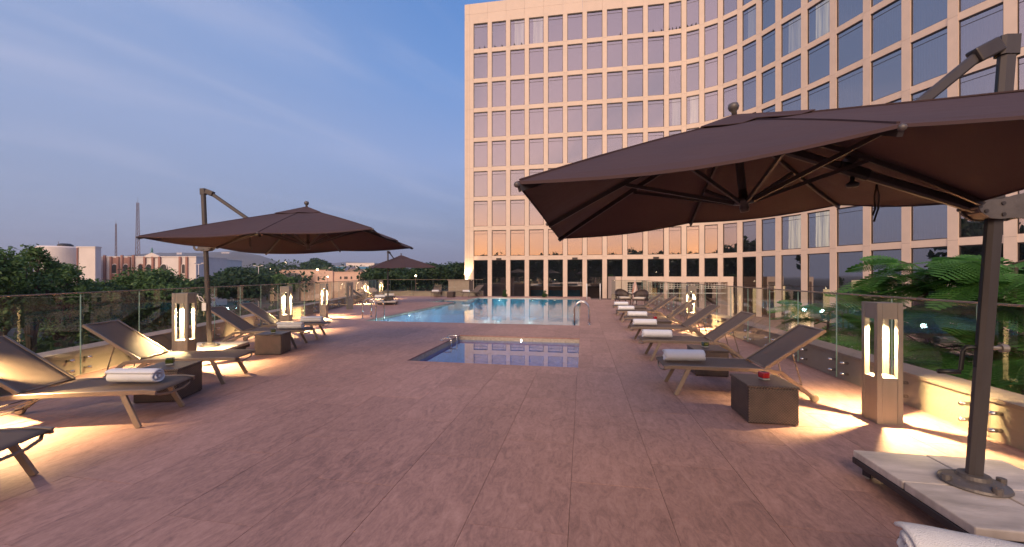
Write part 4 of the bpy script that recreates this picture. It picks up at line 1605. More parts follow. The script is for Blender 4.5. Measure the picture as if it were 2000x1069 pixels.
# ------------------------------------------------------------------ cantilever umbrellas
def umbrella(label, group, post, lean, ztop, zb, cc, yaw, rx_, ry_, size, base_rz=0.0, crank_dir=None, armz=0.50, foot_off=(0.0, 0.0), droop=0.0):
    """post, cc: plan positions of the post foot and of the canopy's middle (cc has z)"""
    px_, py_ = post
    root = thing('cantilever_umbrella', label, 'umbrella', (px_, py_, 0), 0, group)
    O = Vector((px_, py_, 0))
    # base: steel tray on casters with four stone slabs
    Mb = Matrix.Rotation(base_rz, 4, 'Z')
    hs = 0.455
    tray = MB()
    for (a, b, c, d) in ((-hs, hs, -hs, -hs + 0.04), (-hs, hs, hs - 0.04, hs), (-hs, -hs + 0.04, -hs + 0.04, hs - 0.04), (hs - 0.04, hs, -hs + 0.04, hs - 0.04), (-0.03, 0.03, -hs + 0.04, hs - 0.04), (-hs + 0.04, -0.031, -0.03, 0.03), (0.031, hs - 0.04, -0.03, 0.03)):
        tray.box(a, b, c, d, 0.085, 0.128)
    part('base_tray', tray, M['steel_blk'], root, rz=base_rz, bevel=0.003, seg=1)
    for sx in (-1, 1):
        for sy in (-1, 1):
            x0, x1 = sorted((sx * 0.005, sx * (hs - 0.004)))
            y0, y1 = sorted((sy * 0.005, sy * (hs - 0.004)))
            dz = 0.001 * random.uniform(0, 6)
            part('base_slab', MB().box(x0, x1, y0, y1, 0.130, 0.180 + dz), M['travertine'], root, rz=base_rz + random.uniform(-0.006, 0.006), bevel=0.008)
            cx, cy = sx * (hs - 0.07), sy * (hs - 0.07)
            p = Mb @ Vector((cx, cy, 0))
            cs = part('caster', MB().box(-0.03, 0.03, -0.03, 0.03, 0.075, 0.085).tube([(0, 0, 0.06), (0, 0, 0.08)], 0.014, 8).box(-0.022, -0.017, -0.02, 0.035, 0.02, 0.07).box(0.017, 0.022, -0.02, 0.035, 0.02, 0.07), M['steel_blk'], root, (p.x, p.y, 0), base_rz + sx * 0.7 + sy)
            Mx = Matrix.Translation((0, 0.012, 0.028)) @ Matrix.Rotation(R(90), 4, 'Y')
            part('wheel', MB().lathe([(0.0, -0.014), (0.026, -0.014), (0.028, -0.010), (0.028, 0.010), (0.026, 0.014), (0, 0.014)], 18, (0, 0, 0), Mx), M['rubber'], cs)
    pmt = part('mounting_plate', MB().lathe([(0.15, 0.186), (0.155, 0.192), (0.15, 0.205), (0.11, 0.222), (0.075, 0.228), (0.07, 0.25), (0.0, 0.25)], 28).tube([(-0.14, 0, 0.20), (-0.14, 0, 0.235)], 0.022, 8).tube([(0.14, 0, 0.20), (0.14, 0, 0.235)], 0.022, 8).tube([(0, -0.14, 0.20), (0, -0.14, 0.235)], 0.022, 8), M['bracket'], root, (foot_off[0], foot_off[1], 0), smooth=False)
    # post
    toC = Vector((cc[0] - px_, cc[1] - py_, 0))
    d = toC.normalized()
    sd = Vector((-d.y, d.x, 0))
    top = Vector((lean[0], lean[1], ztop))
    foot = Vector((foot_off[0], foot_off[1], 0.21))
    axis = (top - foot).normalized()

    def onpost(z):
        return foot + (top - foot) * ((z - foot.z) / (top.z - foot.z))

    def bar(nm, a, b, w, h, mt, up=(0, 0, 1), par=root, bev=0.006, cut=0.3):
        """octagonal-cornered rectangular bar"""
        a, b = Vector(a), Vector(b)
        t_ = (b - a).normalized()
        u_ = Vector(up)
        s_ = t_.cross(u_).normalized()
        w_ = s_.cross(t_).normalized()
        c_ = cut * min(w, h)
        poly = [(-w / 2 + c_, -h / 2), (w / 2 - c_, -h / 2), (w / 2, -h / 2 + c_), (w / 2, h / 2 - c_), (w / 2 - c_, h / 2), (-w / 2 + c_, h / 2), (-w / 2, h / 2 - c_), (-w / 2, -h / 2 + c_)]
        vs = [a + s_ * p[0] + w_ * p[1] for p in poly] + [b + s_ * p[0] + w_ * p[1] for p in poly]
        fs = [tuple(range(7, -1, -1)), tuple(range(8, 16))] + [(i, (i + 1) % 8, 8 + (i + 1) % 8, 8 + i) for i in range(8)]
        return part(nm, MB().add(vs, fs), mt, par)
    po = bar('post', foot, top - axis * 0.02, 0.056, 0.080, M['postmetal'], up=d)
    # dark track groove on the canopy side of the post
    g0, g1 = onpost(0.9) + d * 0.0400, onpost(ztop - 0.15) + d * 0.0400
    bar('track', g0, g1, 0.018, 0.004, M['black'], up=d, par=po, cut=0.1)
    bar('post_cap', onpost(ztop - 0.10), top + axis * 0.012, 0.068, 0.100, M['postmetal'], up=d, cut=0.2)
    # tilt frame of the canopy
    Mc = Matrix.Translation(Vector(cc) - O) @ Matrix.Rotation(yaw, 4, 'Z') @ Matrix.Rotation(ry_, 4, 'Y') @ Matrix.Rotation(rx_, 4, 'X')
    sc = size / 3.18
    hpx = 0.62 * sc
    armz = armz * sc
    S = size / 2

    def surf(u_, v_, off=0.0):
        """u_, v_ in -1..1 -> point of the cloth"""
        r = max(abs(u_), abs(v_))
        z = hpx * (1 - r) * (1 + 0.10 * r)
        a = abs(min(abs(u_), abs(v_)) / r) if r > 1e-6 else 0
        k = math.sin(PI * a) * r          # between the ribs the cloth sags
        z -= 0.035 * k + droop * max(0.0, u_) ** 2 * (1 - abs(v_)) ** 1.2
        q = 1 - 0.020 * math.sin(PI * a) * (r > 0.97)
        return Mc @ Vector((u_ * S * q, v_ * S * q, z + off))
    n = 16
    vs = [surf(0, 0)]
    rings = []
    for i in range(1, n + 1):
        r = i / n
        ring_ = []
        for k in range(64):
            s4 = k / 16
            sidx = int(s4)
            f = (s4 - sidx) * 2 - 1
            uv = [(1, f), (-f, 1), (-1, -f), (f, -1)][sidx]
            ring_.append(len(vs))
            vs.append(surf(uv[0] * r, uv[1] * r))
        rings.append(ring_)
    fs = [(0, rings[0][k], rings[0][(k + 1) % 64]) for k in range(64)]
    for i in range(n - 1):
        for k in range(64):
            fs.append((rings[i][k], rings[i + 1][k], rings[i + 1][(k + 1) % 64], rings[i][(k + 1) % 64]))
    # hem hanging at the edge
    hem = []
    for k in rings[-1]:
        hem.append(len(vs))
        vs.append(Vector(vs[k]) - Vector((0, 0, 0.012)))
    for k in range(64):
        fs.append((rings[-1][k], hem[k], hem[(k + 1) % 64], rings[-1][(k + 1) % 64]))
    cp = part('canopy', MB().add(vs, fs), M['fabric'], root, smooth=False)
    es = cp.modifiers.new('es', 'SOLIDIFY')
    es.thickness = 0.003
    for (u_, v_) in ((1, 0), (1, 1), (0, 1), (-1, 1), (-1, 0), (-1, -1), (0, -1), (1, -1)):
        part('seam', MB().tube([surf(u_ * f, v_ * f, 0.003) for f in (0.05, 0.25, 0.5, 0.75, 0.99)], 0.007 * sc, ry=0.0035, square=True), M['fabric'], cp)
    # vent: a small second roof raised above the first
    vs = [Mc @ Vector((0, 0, hpx + 0.055 * sc))]
    fs = []
    m_ = 32
    for k in range(m_):
        s4 = k / 8
        sidx = int(s4)
        f = (s4 - sidx) * 2 - 1
        uv = [(1, f), (-f, 1), (-1, -f), (f, -1)][sidx]
        rr_ = 0.235
        wob = 0.018 * math.sin(k * 1.57) + (0.02 if k % 8 in (0, 4) else 0)
        vs.append(surf(uv[0] * rr_, uv[1] * rr_, (0.012 + wob * 0.35) * sc))
    fs = [(0, 1 + k, 1 + (k + 1) % m_) for k in range(m_)]
    vt = part('vent', MB().add(vs, fs), M['fabric'], cp)
    vt.modifiers.new('es', 'SOLIDIFY').thickness = 0.004
    # ribs, struts, hub, pole
    L_ = lambda x, y, z: Mc @ Vector((x, y, z))
    hubz = -0.03
    bar('centre_pole', L_(0, 0, hubz), L_(0, 0, hpx - 0.02), 0.055 * sc, 0.055 * sc, M['bronze_dark'], up=(1, 0, 0))
    Mhub = Matrix.Translation(L_(0, 0, hubz)) @ Mc.to_3x3().to_4x4() @ Matrix.Scale(sc, 4)
    part('hub', MB().lathe([(0.0, -0.085), (0.03, -0.08), (0.036, -0.05), (0.03, -0.02), (0.075, -0.015), (0.075, 0.03), (0.035, 0.045), (0.03, 0.10)], 16, (0, 0, 0), Mhub), M['bronze_dark'], root, smooth=True)
    Mf = Matrix.Translation(L_(0, 0, hpx + 0.065 * sc)) @ Mc.to_3x3().to_4x4() @ Matrix.Scale(sc, 4)
    part('finial', MB().lathe([(0.02, -0.02), (0.018, 0.01), (0.034, 0.025), (0.042, 0.05), (0.034, 0.075), (0.0, 0.088)], 16, (0, 0, 0), Mf), M['bracket'], root, smooth=True)
    for k, (u_, v_) in enumerate(((1, 0), (1, 1), (0, 1), (-1, 1), (-1, 0), (-1, -1), (0, -1), (1, -1))):
        pts = [surf(u_ * f, v_ * f, -0.028) for f in (0.03, 0.25, 0.5, 0.75, 0.995)]
        if u_ and v_:
            pass
        rb = part('rib', MB().tube(pts, 0.011 * sc, ry=0.018 * sc, square=True), M['bronze_dark'], root)
        e_ = surf(u_ * 1.0, v_ * 1.0, -0.012)
        part('rib_tip', MB().lathe([(0.0, -0.016 * sc), (0.013 * sc, -0.009 * sc), (0.016 * sc, 0.0), (0.013 * sc, 0.009 * sc), (0, 0.016 * sc)], 10, tuple(e_)), M['bracket'], rb, smooth=True)
        f = 0.56 if (u_ == 0 or v_ == 0) else 0.46
        a_ = surf(u_ * f, v_ * f, -0.045)
        nrm = (L_(u_, v_, 0) - L_(0, 0, 0)).normalized()
        b_ = L_(0, 0, hubz) + nrm * 0.06
        part('strut', MB().tube([b_, a_], 0.009 * sc, ry=0.015 * sc, square=True), M['bronze_dark'], root)
    # long arm from the post bracket up to the crown, and the stay from the post head
    bz = onpost(zb)
    arm_a = bz + d * 0.12 * sc
    arm_b = L_(0, 0, armz)
    bar('arm', arm_a, arm_b, 0.050 * sc, 0.075 * sc, M['bronze_dark'])
    ad = (arm_b - arm_a).normalized()
    la = (arm_b - arm_a).length
    bar('arm_sleeve', arm_a + ad * la * 0.44, arm_a + ad * la * 0.56, 0.064 * sc, 0.092 * sc, M['black'])
    part('arm_knob', MB().lathe([(0.0, -0.06), (0.03, -0.055), (0.034, -0.035), (0.012, -0.02), (0.012, 0.03)], 12, tuple(arm_a + ad * la * 0.50 + Vector((0, 0, -0.045)))), M['black'], root, smooth=True)
    st = onpost(ztop - 0.045) + d * 0.10
    se = arm_a + ad * la * 0.52 + Vector((0, 0, 0.045))
    bar('stay', st, se, 0.036, 0.062, M['postmetal'])
    part('stay_joint', MB().tube([st - d * 0.05 + Vector((0, 0, 0.012)), st + (se - st).normalized() * 0.10 + Vector((0, 0, 0.012))], 0.036, ry=0.045, square=True), M['bronze_dark'], root, bevel=0.01)
    # bracket: two teardrop cheeks with a handle hole at the outer end
    out = []
    hole = []
    for k in range(20):
        a = 2 * PI * k / 20
        out.append((0.165 + 0.072 * math.cos(a), 0.004 + 0.072 * math.sin(a)))
    prof = [(-0.185, 0.055), (-0.10, 0.048), (-0.02, 0.052), (0.06, 0.078), (0.12, 0.090), (0.175, 0.086), (0.222, 0.060), (0.242, 0.015), (0.236, -0.035), (0.205, -0.072), (0.15, -0.088),
            (0.06, -0.080), (-0.03, -0.088), (-0.10, -0.080), (-0.155, -0.045), (-0.19, 0.0)]
    prof = [(p[0] * 0.76, p[1] * 0.84) for p in prof]
    hc, hr = (0.122, 0.002), 0.036

    def plate(off0, off1):
        mb_ = MB()
        nO = len(prof)
        nH = 16
        hp = [(hc[0] + hr * 0.8 * math.cos(2 * PI * k / nH), hc[1] + hr * math.sin(2 * PI * k / nH)) for k in range(nH)]
        f_ = lambda p, o_: bz - d * p[0] + sd * o_ + axis * p[1]
        vs_ = [f_(p, off0) for p in prof] + [f_(p, off0) for p in hp] + [f_(p, off1) for p in prof] + [f_(p, off1) for p in hp]
        # stitch outline and hole by nearest angle from the hole's middle
        angO = [math.atan2(p[1] - hc[1], p[0] - hc[0]) % (2 * PI) for p in prof]
        o_sorted = sorted(range(nO), key=lambda i: angO[i])
        fs_ = []
        T = nO + nH
        seq = []
        i = j = 0
        ho = 0
        while i < nO or j < nH:
            ai = angO[o_sorted[i % nO]] + (2 * PI if i >= nO else 0)
            aj = 2 * PI * (j % nH) / nH + (2 * PI if j >= nH else 0)
            oi_, hj = o_sorted[i % nO], nO + (j % nH)
            if (ai <= aj and i < nO) or j >= nH:
                nx_ = o_sorted[(i + 1) % nO]
                tri = (oi_, nx_, hj)
                i += 1
            else:
                nx_ = nO + ((j + 1) % nH)
                tri = (oi_, nx_, hj)
                j += 1
            fs_.append(tri)
            fs_.append(tuple(T + q for q in tri[::-1]))
        for i in range(nO):
            fs_.append((i, (i + 1) % nO, T + (i + 1) % nO, T + i))
        for j in range(nH):
            fs_.append((nO + j, nO + (j + 1) % nH, T + nO + (j + 1) % nH, T + nO + j))
        return mb_.add(vs_, fs_)
    br = part('bracket', plate(0.046, 0.060), M['bracket'], root)
    part('bracket_cheek', plate(-0.060, -0.046), M['bracket'], br)
    for (a, b) in ((-0.12, 0.024), (-0.10, -0.026), (-0.016, 0.018), (-0.01, -0.047), (0.132, 0.056), (0.12, -0.056), (-0.134, 0.0)):
        c_ = bz - d * a + axis * b
        part('bolt', MB().tube([c_ - sd * 0.066, c_ + sd * 0.066], 0.011, 10), M['bronze_dark'], br)
    part('bracket_block', MB().xprism([(p[0] * 0.9, p[1] * 0.9) for p in prof if p[0] < 0.05], Matrix(((-d.x, axis.x, sd.x * 0.088, bz.x - sd.x * 0.044), (-d.y, axis.y, sd.y * 0.088, bz.y - sd.y * 0.044), (-d.z, axis.z, sd.z * 0.088, bz.z - sd.z * 0.044), (0, 0, 0, 1)))), M['bronze_dark'], br)
    # crank and lock knob
    cd = Vector((crank_dir[0], crank_dir[1], 0)).normalized() if crank_dir else sd
    cz = onpost(1.02)
    c1 = cz + cd * 0.055
    ck = part('crank', MB().tube([cz, c1 + cd * 0.03, c1 + cd * 0.045 + Vector((0, 0, -0.03)), c1 + cd * 0.055 + Vector((0, 0, -0.14)), c1 + cd * 0.07 + Vector((0, 0, -0.155))], 0.011, 8), M['black'], root, smooth=True)
    part('crank_handle', MB().tube([c1 + cd * 0.06 + Vector((0, 0, -0.155)), c1 + cd * 0.165 + Vector((0, 0, -0.158))], 0.014, 10), M['black'], ck, smooth=True)
    ct = cz - cd * 0.055
    part('lock_knob', MB().tube([cz - cd * 0.03, ct - cd * 0.02], 0.012, 10).tube([ct - cd * 0.02, ct - cd * 0.05], 0.024, 12), M['bronze'], root)
    # hanging strap
    q0 = arm_a + ad * la * 0.40 + Vector((0, 0, -0.04))
    for s_ in (-1, 1):
        part('strap', MB().tube([q0, q0 + sd * 0.018 * s_ + Vector((0, 0, -0.07)), q0 + sd * (0.012 * s_) + Vector((0, 0, -0.15)), q0 + sd * 0.006 * s_ + d * 0.02 + Vector((0, 0, -0.21 - 0.02 * s_))], 0.006, 6), M['black'], root, smooth=True)
    return root


big = umbrella('large brown cantilever umbrella in the right foreground, its canopy spread over the pool side', 'brown cantilever umbrellas on the terrace',
               (2.40, 2.80), (0.085, 0.0), 2.86, 1.86, (1.016, 2.728, 1.958), R(-0.2), R(0.7), R(-5.9), 2.536, 0, (-1, 0.1), foot_off=(-0.06, 0.03), droop=0.19)
lft = umbrella('brown cantilever umbrella over the left-hand loungers in the middle distance', 'brown cantilever umbrellas on the terrace',
               (-6.67, 5.98), (-0.11, -0.03), 3.03, 1.98, (-4.92, 6.31, 2.05), R(14.5), R(-0.8), R(-2.5), 3.19, LR, (-0.6, -0.8))
ucx, ucy = pl(-6.0, 21.1)
smal = umbrella('small-looking brown cantilever umbrella farthest away, left of the pool', 'brown cantilever umbrellas on the terrace',
                (-9.88, 18.6), (0.0, 0.0), 2.75, 1.95, (ucx, ucy, 1.95), R(34), R(1.5), R(-1.0), 3.1, LR, (-0.6, -0.8))
# white tag and cord on the left post
tg = thing('care_tag', 'white tag with a cord tied round the left umbrella post', 'tag', (-6.67 - 0.04, 5.98 - 0.075, 1.0))
part('card', MB().box(-0.035, 0.035, -0.004, 0.0, -0.17, -0.03), M['white'], tg, rz=0.3)
part('cord', MB().tube([(0, 0, 0.0), (-0.05, -0.01, 0.08), (-0.14, -0.02, 0.10)], 0.006, 6).tube([(0, 0, -0.02), (-0.08, -0.01, 0.02), (-0.13, -0.01, 0.12)], 0.006, 6), M['white'], tg)


# ------------------------------------------------------------------ plants
def leaf_cloud(centers, per, size, seed, flat=0.35, squash=0.8):
    rng = np.random.RandomState(seed)
    pts = []
    for c, r in centers:
        n_ = int(per * r * r) + 6
        v_ = rng.randn(n_, 3)
        v_ /= np.linalg.norm(v_, axis=1)[:, None]
        rad = r * (0.30 + 1.0 * rng.rand(n_)) ** 0.9
        p_ = np.array(c) + v_ * rad[:, None] * np.array([1, 1, squash])
        pts.append(np.hstack([p_, v_]))
    a = np.vstack(pts)
    n_ = len(a)
    nrm = a[:, 3:] * 0.6 + rng.randn(n_, 3) * 0.6 + np.array([0, 0, flat])
    nrm /= np.linalg.norm(nrm, axis=1)[:, None]
    t1 = np.cross(nrm, rng.randn(n_, 3))
    t1 /= np.linalg.norm(t1, axis=1)[:, None]
    t2 = np.cross(nrm, t1)
    s = size * (0.6 + 0.8 * rng.rand(n_))[:, None]
    p0 = a[:, :3]
    V = np.empty((n_, 4, 3))
    V[:, 0] = p0 - t1 * s
    V[:, 1] = p0 + t2 * s * 0.5
    V[:, 2] = p0 + t1 * s
    V[:, 3] = p0 - t2 * s * 0.5
    return V.reshape(-1, 3)


def leaf_mesh(name, V, mt):
    me = bpy.data.meshes.new(name)
    n4 = len(V) // 4
    me.vertices.add(len(V))
    me.vertices.foreach_set('co', V.astype(np.float32).ravel())
    me.loops.add(n4 * 4)
    me.loops.foreach_set('vertex_index', np.arange(n4 * 4, dtype=np.int32))
    me.polygons.add(n4)
    me.polygons.foreach_set('loop_start', np.arange(0, n4 * 4, 4, dtype=np.int32))
    me.polygons.foreach_set('loop_total', np.full(n4, 4, dtype=np.int32))
    me.materials.append(mt)
    me.update(calc_edges=True)
    return me


def tree(label, cat, x, y, z0, h, rx_, rz_, n, leaf, per, mt, seed, group=None, name='tree', spread=0.75, trunk=0.22):
    """h: height of the crown's middle above z0; rx_, rz_: crown half sizes"""
    t = thing(name, label, cat, (x, y, z0), 0, group)
    rr = random.Random(seed)
    cs = []
    for i in range(n):
        a = rr.uniform(0, 2 * PI)
        q = rr.random() ** 0.5 * spread
        zz = rr.uniform(-0.8, 0.95)
        k = math.sqrt(max(0.05, 1 - zz * zz))
        cs.append(((math.cos(a) * q * rx_ * k, math.sin(a) * q * rx_ * k, h + zz * rz_ * 0.84), rx_ * (rr.uniform(0.09, 0.24) if n > 60 else rr.uniform(0.18, 0.34))))
    tb = MB().tube([(0, 0, 0), (0.05 * rx_, 0, h * 0.45), (0, 0.04 * rx_, h * 0.95)], trunk, 8, r1=trunk * 0.35)
    for c, r in cs[::3]:
        tb.tube([(0, 0, h * rr.uniform(0.45, 0.8)), (c[0] * 0.5, c[1] * 0.5, (h * 0.7 + c[2]) / 2), c], trunk * 0.3, 6, r1=trunk * 0.08)
    part('trunk', tb, M['bark'], t, smooth=True)
    link('crown', leaf_mesh('crown', leaf_cloud(cs, per, leaf, seed), mt), t)
    return t


def at(px_, D):
    return pl((px_ - 1000) / 760 * D, D)


ZC = -6.0
T = [  # label, px, D, crown middle y(px), rx, rz, n, leaf, per, mat
    ('tall feathery green tree at the far left edge with a peak above the others', 62, 17, 556, 1.15, 2.05, 110, 0.075, 900, 'leafA'),
    ('full green tree at the very left edge of the picture', -15, 15, 570, 1.9, 1.85, 130, 0.075, 800, 'leafA'),
    ('broad green tree in front of the round white building', 118, 20, 592, 2.1, 2.1, 130, 0.085, 700, 'leafA'),
    ('loose green tree left of the arcaded building, leaning over the balustrade', 172, 24, 606, 1.7, 2.2, 90, 0.09, 700, 'leafA'),
    ('low wide rounded tree in front of the arcaded pink building', 292, 31, 590, 4.2, 2.55, 170, 0.12, 480, 'leafA'),
    ('dark tree just left of the low wide rounded tree', 212, 28, 604, 2.6, 2.1, 90, 0.11, 480, 'leafB'),
    ('dark bushy tree right of the left umbrella post', 462, 60, 557, 5.5, 1.4, 40, 0.28, 260, 'leafB'),
    ('small yellowish green bush before the long pink building', 556, 70, 556, 3.2, 1.3, 24, 0.25, 300, 'leafA'),
    ('dark round tree behind the left end of the white and blue building', 622, 150, 523, 6.5, 3.0, 24, 0.5, 90, 'leafB'),
    ('dark tree behind the post of the far umbrella', 750, 60, 545, 3.6, 1.4, 34, 0.26, 260, 'leafB'),
    ('dark green tree right of the far umbrella post', 800, 65, 541, 3.2, 1.3, 30, 0.26, 260, 'leafB'),
    ('dense dark tree midway between far umbrella and hotel', 850, 70, 538, 3.6, 1.7, 34, 0.26, 260, 'leafB'),
    ('dense dark tree nearest the hotel corner', 895, 75, 536, 3.4, 2.2, 34, 0.26, 260, 'leafB')]
for j, (lb, px_, D, cy_, rx_, rz_, n, lf, per, mt) in enumerate(T):
    x, y = at(px_, D)
    zc_ = H(cy_, D)
    tree(lb, 'tree', x, y, ZC, zc_ - ZC, rx_, rz_, n, lf, per, M[mt], 40 + j, 'trees beyond the terrace')
# a far wood between the buildings and the hills, and the wood behind the camera that the facade mirrors
rng = np.random.RandomState(9)
cs = []
for i in range(260):
    D = rng.uniform(110, 300)
    px_ = rng.uniform(380, 930)
    x, y = at(px_, D)
    cs.append(((x, y, H(543 + rng.uniform(-6, 8), D)), rng.uniform(3.0, 6.0)))
tag(link('far_woodland', leaf_mesh('far_woodland', leaf_cloud(cs, 14, 0.6, 5), M['leafB'])), kind='stuff')
cs = []
for i in range(330):
    a = rng.uniform(R(165), R(375)) if i < 200 else rng.uniform(R(170), R(215))
    d_ = rng.uniform(60, 95)
    x, y = math.cos(a) * d_, math.sin(a) * d_
    hz = EYE + (d_ + 86) * (rng.uniform(0.036, 0.048) if i % 6 else rng.uniform(0.048, 0.056))
    for zz in np.arange(-4, hz - 1, 3.2):
        cs.append(((x, y, zz), rng.uniform(2.6, 4.2)))
    cs.append(((x, y, hz - 1.5), rng.uniform(2.2, 3.2)))
for i in range(150):
    a = rng.uniform(R(158), R(205))
    d_ = rng.uniform(58, 78)
    x, y = math.cos(a) * d_, math.sin(a) * d_
    hz = EYE + (d_ + 55) * rng.uniform(0.080, 0.100) * (0.8 + 0.2 * math.sin(a * 9))
    for zz in np.arange(-4, hz - 1, 2.8):
        cs.append(((x, y, zz), rng.uniform(2.6, 4.0)))
tag(link('woodland_behind', leaf_mesh('woodland_behind', leaf_cloud(cs, 9, 0.9, 6), M['leafB'])), kind='stuff')

cs = []
for i in range(700):
    v_ = rng.uniform(-4, 40)
    o_ = rng.uniform(1.6, 22)
    cs.append(((WL(v_) - o_, v_ - o_ * 0.3, rng.uniform(-5.5, -0.9 - 0.08 * o_)), rng.uniform(0.7, 1.5)))
tag(link('shrubbery', leaf_mesh('shrubbery', leaf_cloud(cs, 110, 0.17, 8), M['leafB'])), kind='stuff')

# ferny trees rising from the garden behind the right balustrade
fv, ff = [], []


def frond_mesh():
    mb_ = MB()
    L_ = 0.62
    for k in range(11):
        f = (k + 1.0) / 12
        x = L_ * f
        z = -0.12 * f * f
        pl_ = 0.19 * math.sin(PI * (0.18 + 0.80 * f)) + 0.02
        for s in (-1, 1):
            dx, dy = 0.45, s * 0.89
            nleaf = 7
            for i in range(nleaf):
                g_ = (i + 0.6) / nleaf
                cx_, cy_ = x + dx * pl_ * g_, dy * pl_ * g_
                cz_ = z - 0.10 * pl_ * g_
                wl_ = 0.034 * math.sin(PI * (0.25 + 0.7 * g_))
                for s2 in (-1, 1):
                    ax, ay = dx * 0.4 - dy * s2 * 0.9, dy * 0.4 + dx * s2 * 0.9
                    px0, py0 = cx_, cy_
                    mb_.add([(px0 - dx * 0.011, py0 - dy * 0.011, cz_), (px0 + ax * wl_, py0 + ay * wl_, cz_ - 0.003), (px0 + dx * 0.014 + ax * wl_ * 0.9, py0 + dy * 0.014 + ay * wl_ * 0.9, cz_ - 0.003), (px0 + dx * 0.014, py0 + dy * 0.014, cz_)], [(0, 1, 2, 3)])
    mb_.tube([(0, 0, 0), (L_ * 0.5, 0, -0.03), (L_, 0, -0.12)], 0.004, 4)
    return mb_.mesh('frond', M['leafF'])


frond = frond_mesh()


def fern_tree(label, px_, D, seed, zt, rad, nb=24):
    x, y = at(px_, D)
    t = thing('fern_leaved_tree', label, 'tree', (x, y, ZG), 0, 'fern-leaved trees in the garden')
    rr = random.Random(seed)
    H_ = zt - ZG
    tb = MB().tube([(0.35, 0.1, 0), (0.15, 0, H_ * 0.35), (-0.05, 0, H_ * 0.7), (0, 0, H_ * 0.90)], 0.06, 8, r1=0.02)
    tips = []
    for i in range(nb):
        f = 0.30 + 0.70 * (i + 0.5) / nb
        a = i * 2.4 + rr.uniform(-0.3, 0.3)
        r = rad * (1.12 - 0.62 * f) * rr.uniform(0.55, 1.0)
        p0 = Vector((-0.05, 0, H_ * f * 0.92))
        p1 = p0 + Vector((math.cos(a) * r, math.sin(a) * r, 0.10 * r + rr.uniform(-0.05, 0.1)))
        tb.tube([p0, (p0 + p1) / 2 + Vector((0, 0, 0.06)), p1], 0.014, 5, r1=0.006)
        tips.append((p1, a))
        tips.append(((p0 + p1) / 2 + Vector((0, 0, 0.05)), a))
    part('trunk', tb, M['bark'], t, smooth=True)
    for p, a in tips:
        for k in range(4):
            b_ = a + (-1.1, -0.35, 0.35, 1.1)[k] + rr.uniform(-0.25, 0.25)
            o = link('frond', frond, t, tuple(p), rot=(rr.uniform(-0.5, 0.5), rr.uniform(-0.35, 0.40), b_))
            s = rr.uniform(0.85, 1.4)
            o.scale = (s, s, s)
    return t


fern_tree('fern-leaved green tree rising behind the balustrade just right of the tall corner lamp', 1812, 6.6, 2, 1.98, 1.25, 40)
fern_tree('fern-leaved green tree behind the big umbrella post at the right edge', 1985, 5.7, 5, 2.0, 1.25, 40)
fern_tree('low fern-leaved tree behind the balustrade left of the tall corner lamp', 1620, 9.5, 8, 0.95, 1.30, 18)

# clipped cone shrubs beyond the pool
for u_, lb in ((-5.35, 'small clipped cone shrub at the far pool edge, the left one'), (-2.55, 'small clipped cone shrub at the far pool edge, the right one')):
    t = thing('cone_shrub', lb, 'shrub', (u_, 26.75, -0.05), 0, 'clipped cone shrubs at the far pool edge')
    rng2 = np.random.RandomState(int(abs(u_) * 10))
    cs = []
    for k in range(26):
        z = rng2.uniform(0.02, 0.52)
        r = 0.22 * (1 - z / 0.62)
        a = rng2.uniform(0, 2 * PI)
        cs.append(((math.cos(a) * r * 0.7, math.sin(a) * r * 0.7, z), 0.10))
    link('foliage', leaf_mesh('foliage', leaf_cloud(cs, 6000, 0.022, 3), M['shrub']), t)
    part('stem', MB().tube([(0, 0, 0), (0, 0, 0.3)], 0.02, 6), M['bark'], t)
tag(part('pool_end_ledge', MB().box(-7.1, 0.3, 26.45, 27.1, -0.6, -0.05), M['coping']), kind='structure')

# ------------------------------------------------------------------ city beyond the left balustrade
S_W, S_P, S_R = M['stucco_w'], M['stucco_p'], M['stucco_r']


def bld(label, px0, px1, D, ytop, name='building', cat='building', mt=None, depth=10, d2=None, ybot=None):
    """block whose front runs from px0 to px1 at distance D (d2 at the right end)"""
    d2 = d2 or D
    a, b = Vector(at(px0, D)), Vector(at(px1, d2))
    rz = math.atan2(b.y - a.y, b.x - a.x)
    L = (b - a).length
    t = thing(name, label, cat, (a.x, a.y, ZC), rz)
    h = H(ytop, D) - ZC
    part('wall', MB().box(0, L, 0, depth, 0, h), mt or S_W, t)
    part('roof_edge', MB().box(-0.1, L + 0.1, -0.1, depth + 0.1, h + 0.002, h + 0.25), mt or S_W, t)
    return t, L, h


def arch(x, z0, w, hh, n=10):
    return [(x - w / 2, z0), (x + w / 2, z0)] + [(x + w / 2 * math.cos(PI * k / n), z0 + hh - w / 2 + w / 2 * math.sin(PI * k / n)) for k in range(n + 1)]


def wall_piece(nm, poly, y0, y1, mt, par):
    Mx = Matrix(((1, 0, 0, 0), (0, 0, y1 - y0, y0), (0, 1, 0, 0), (0, 0, 0, 1)))
    return part(nm, MB().xprism(poly, Mx), mt, par)


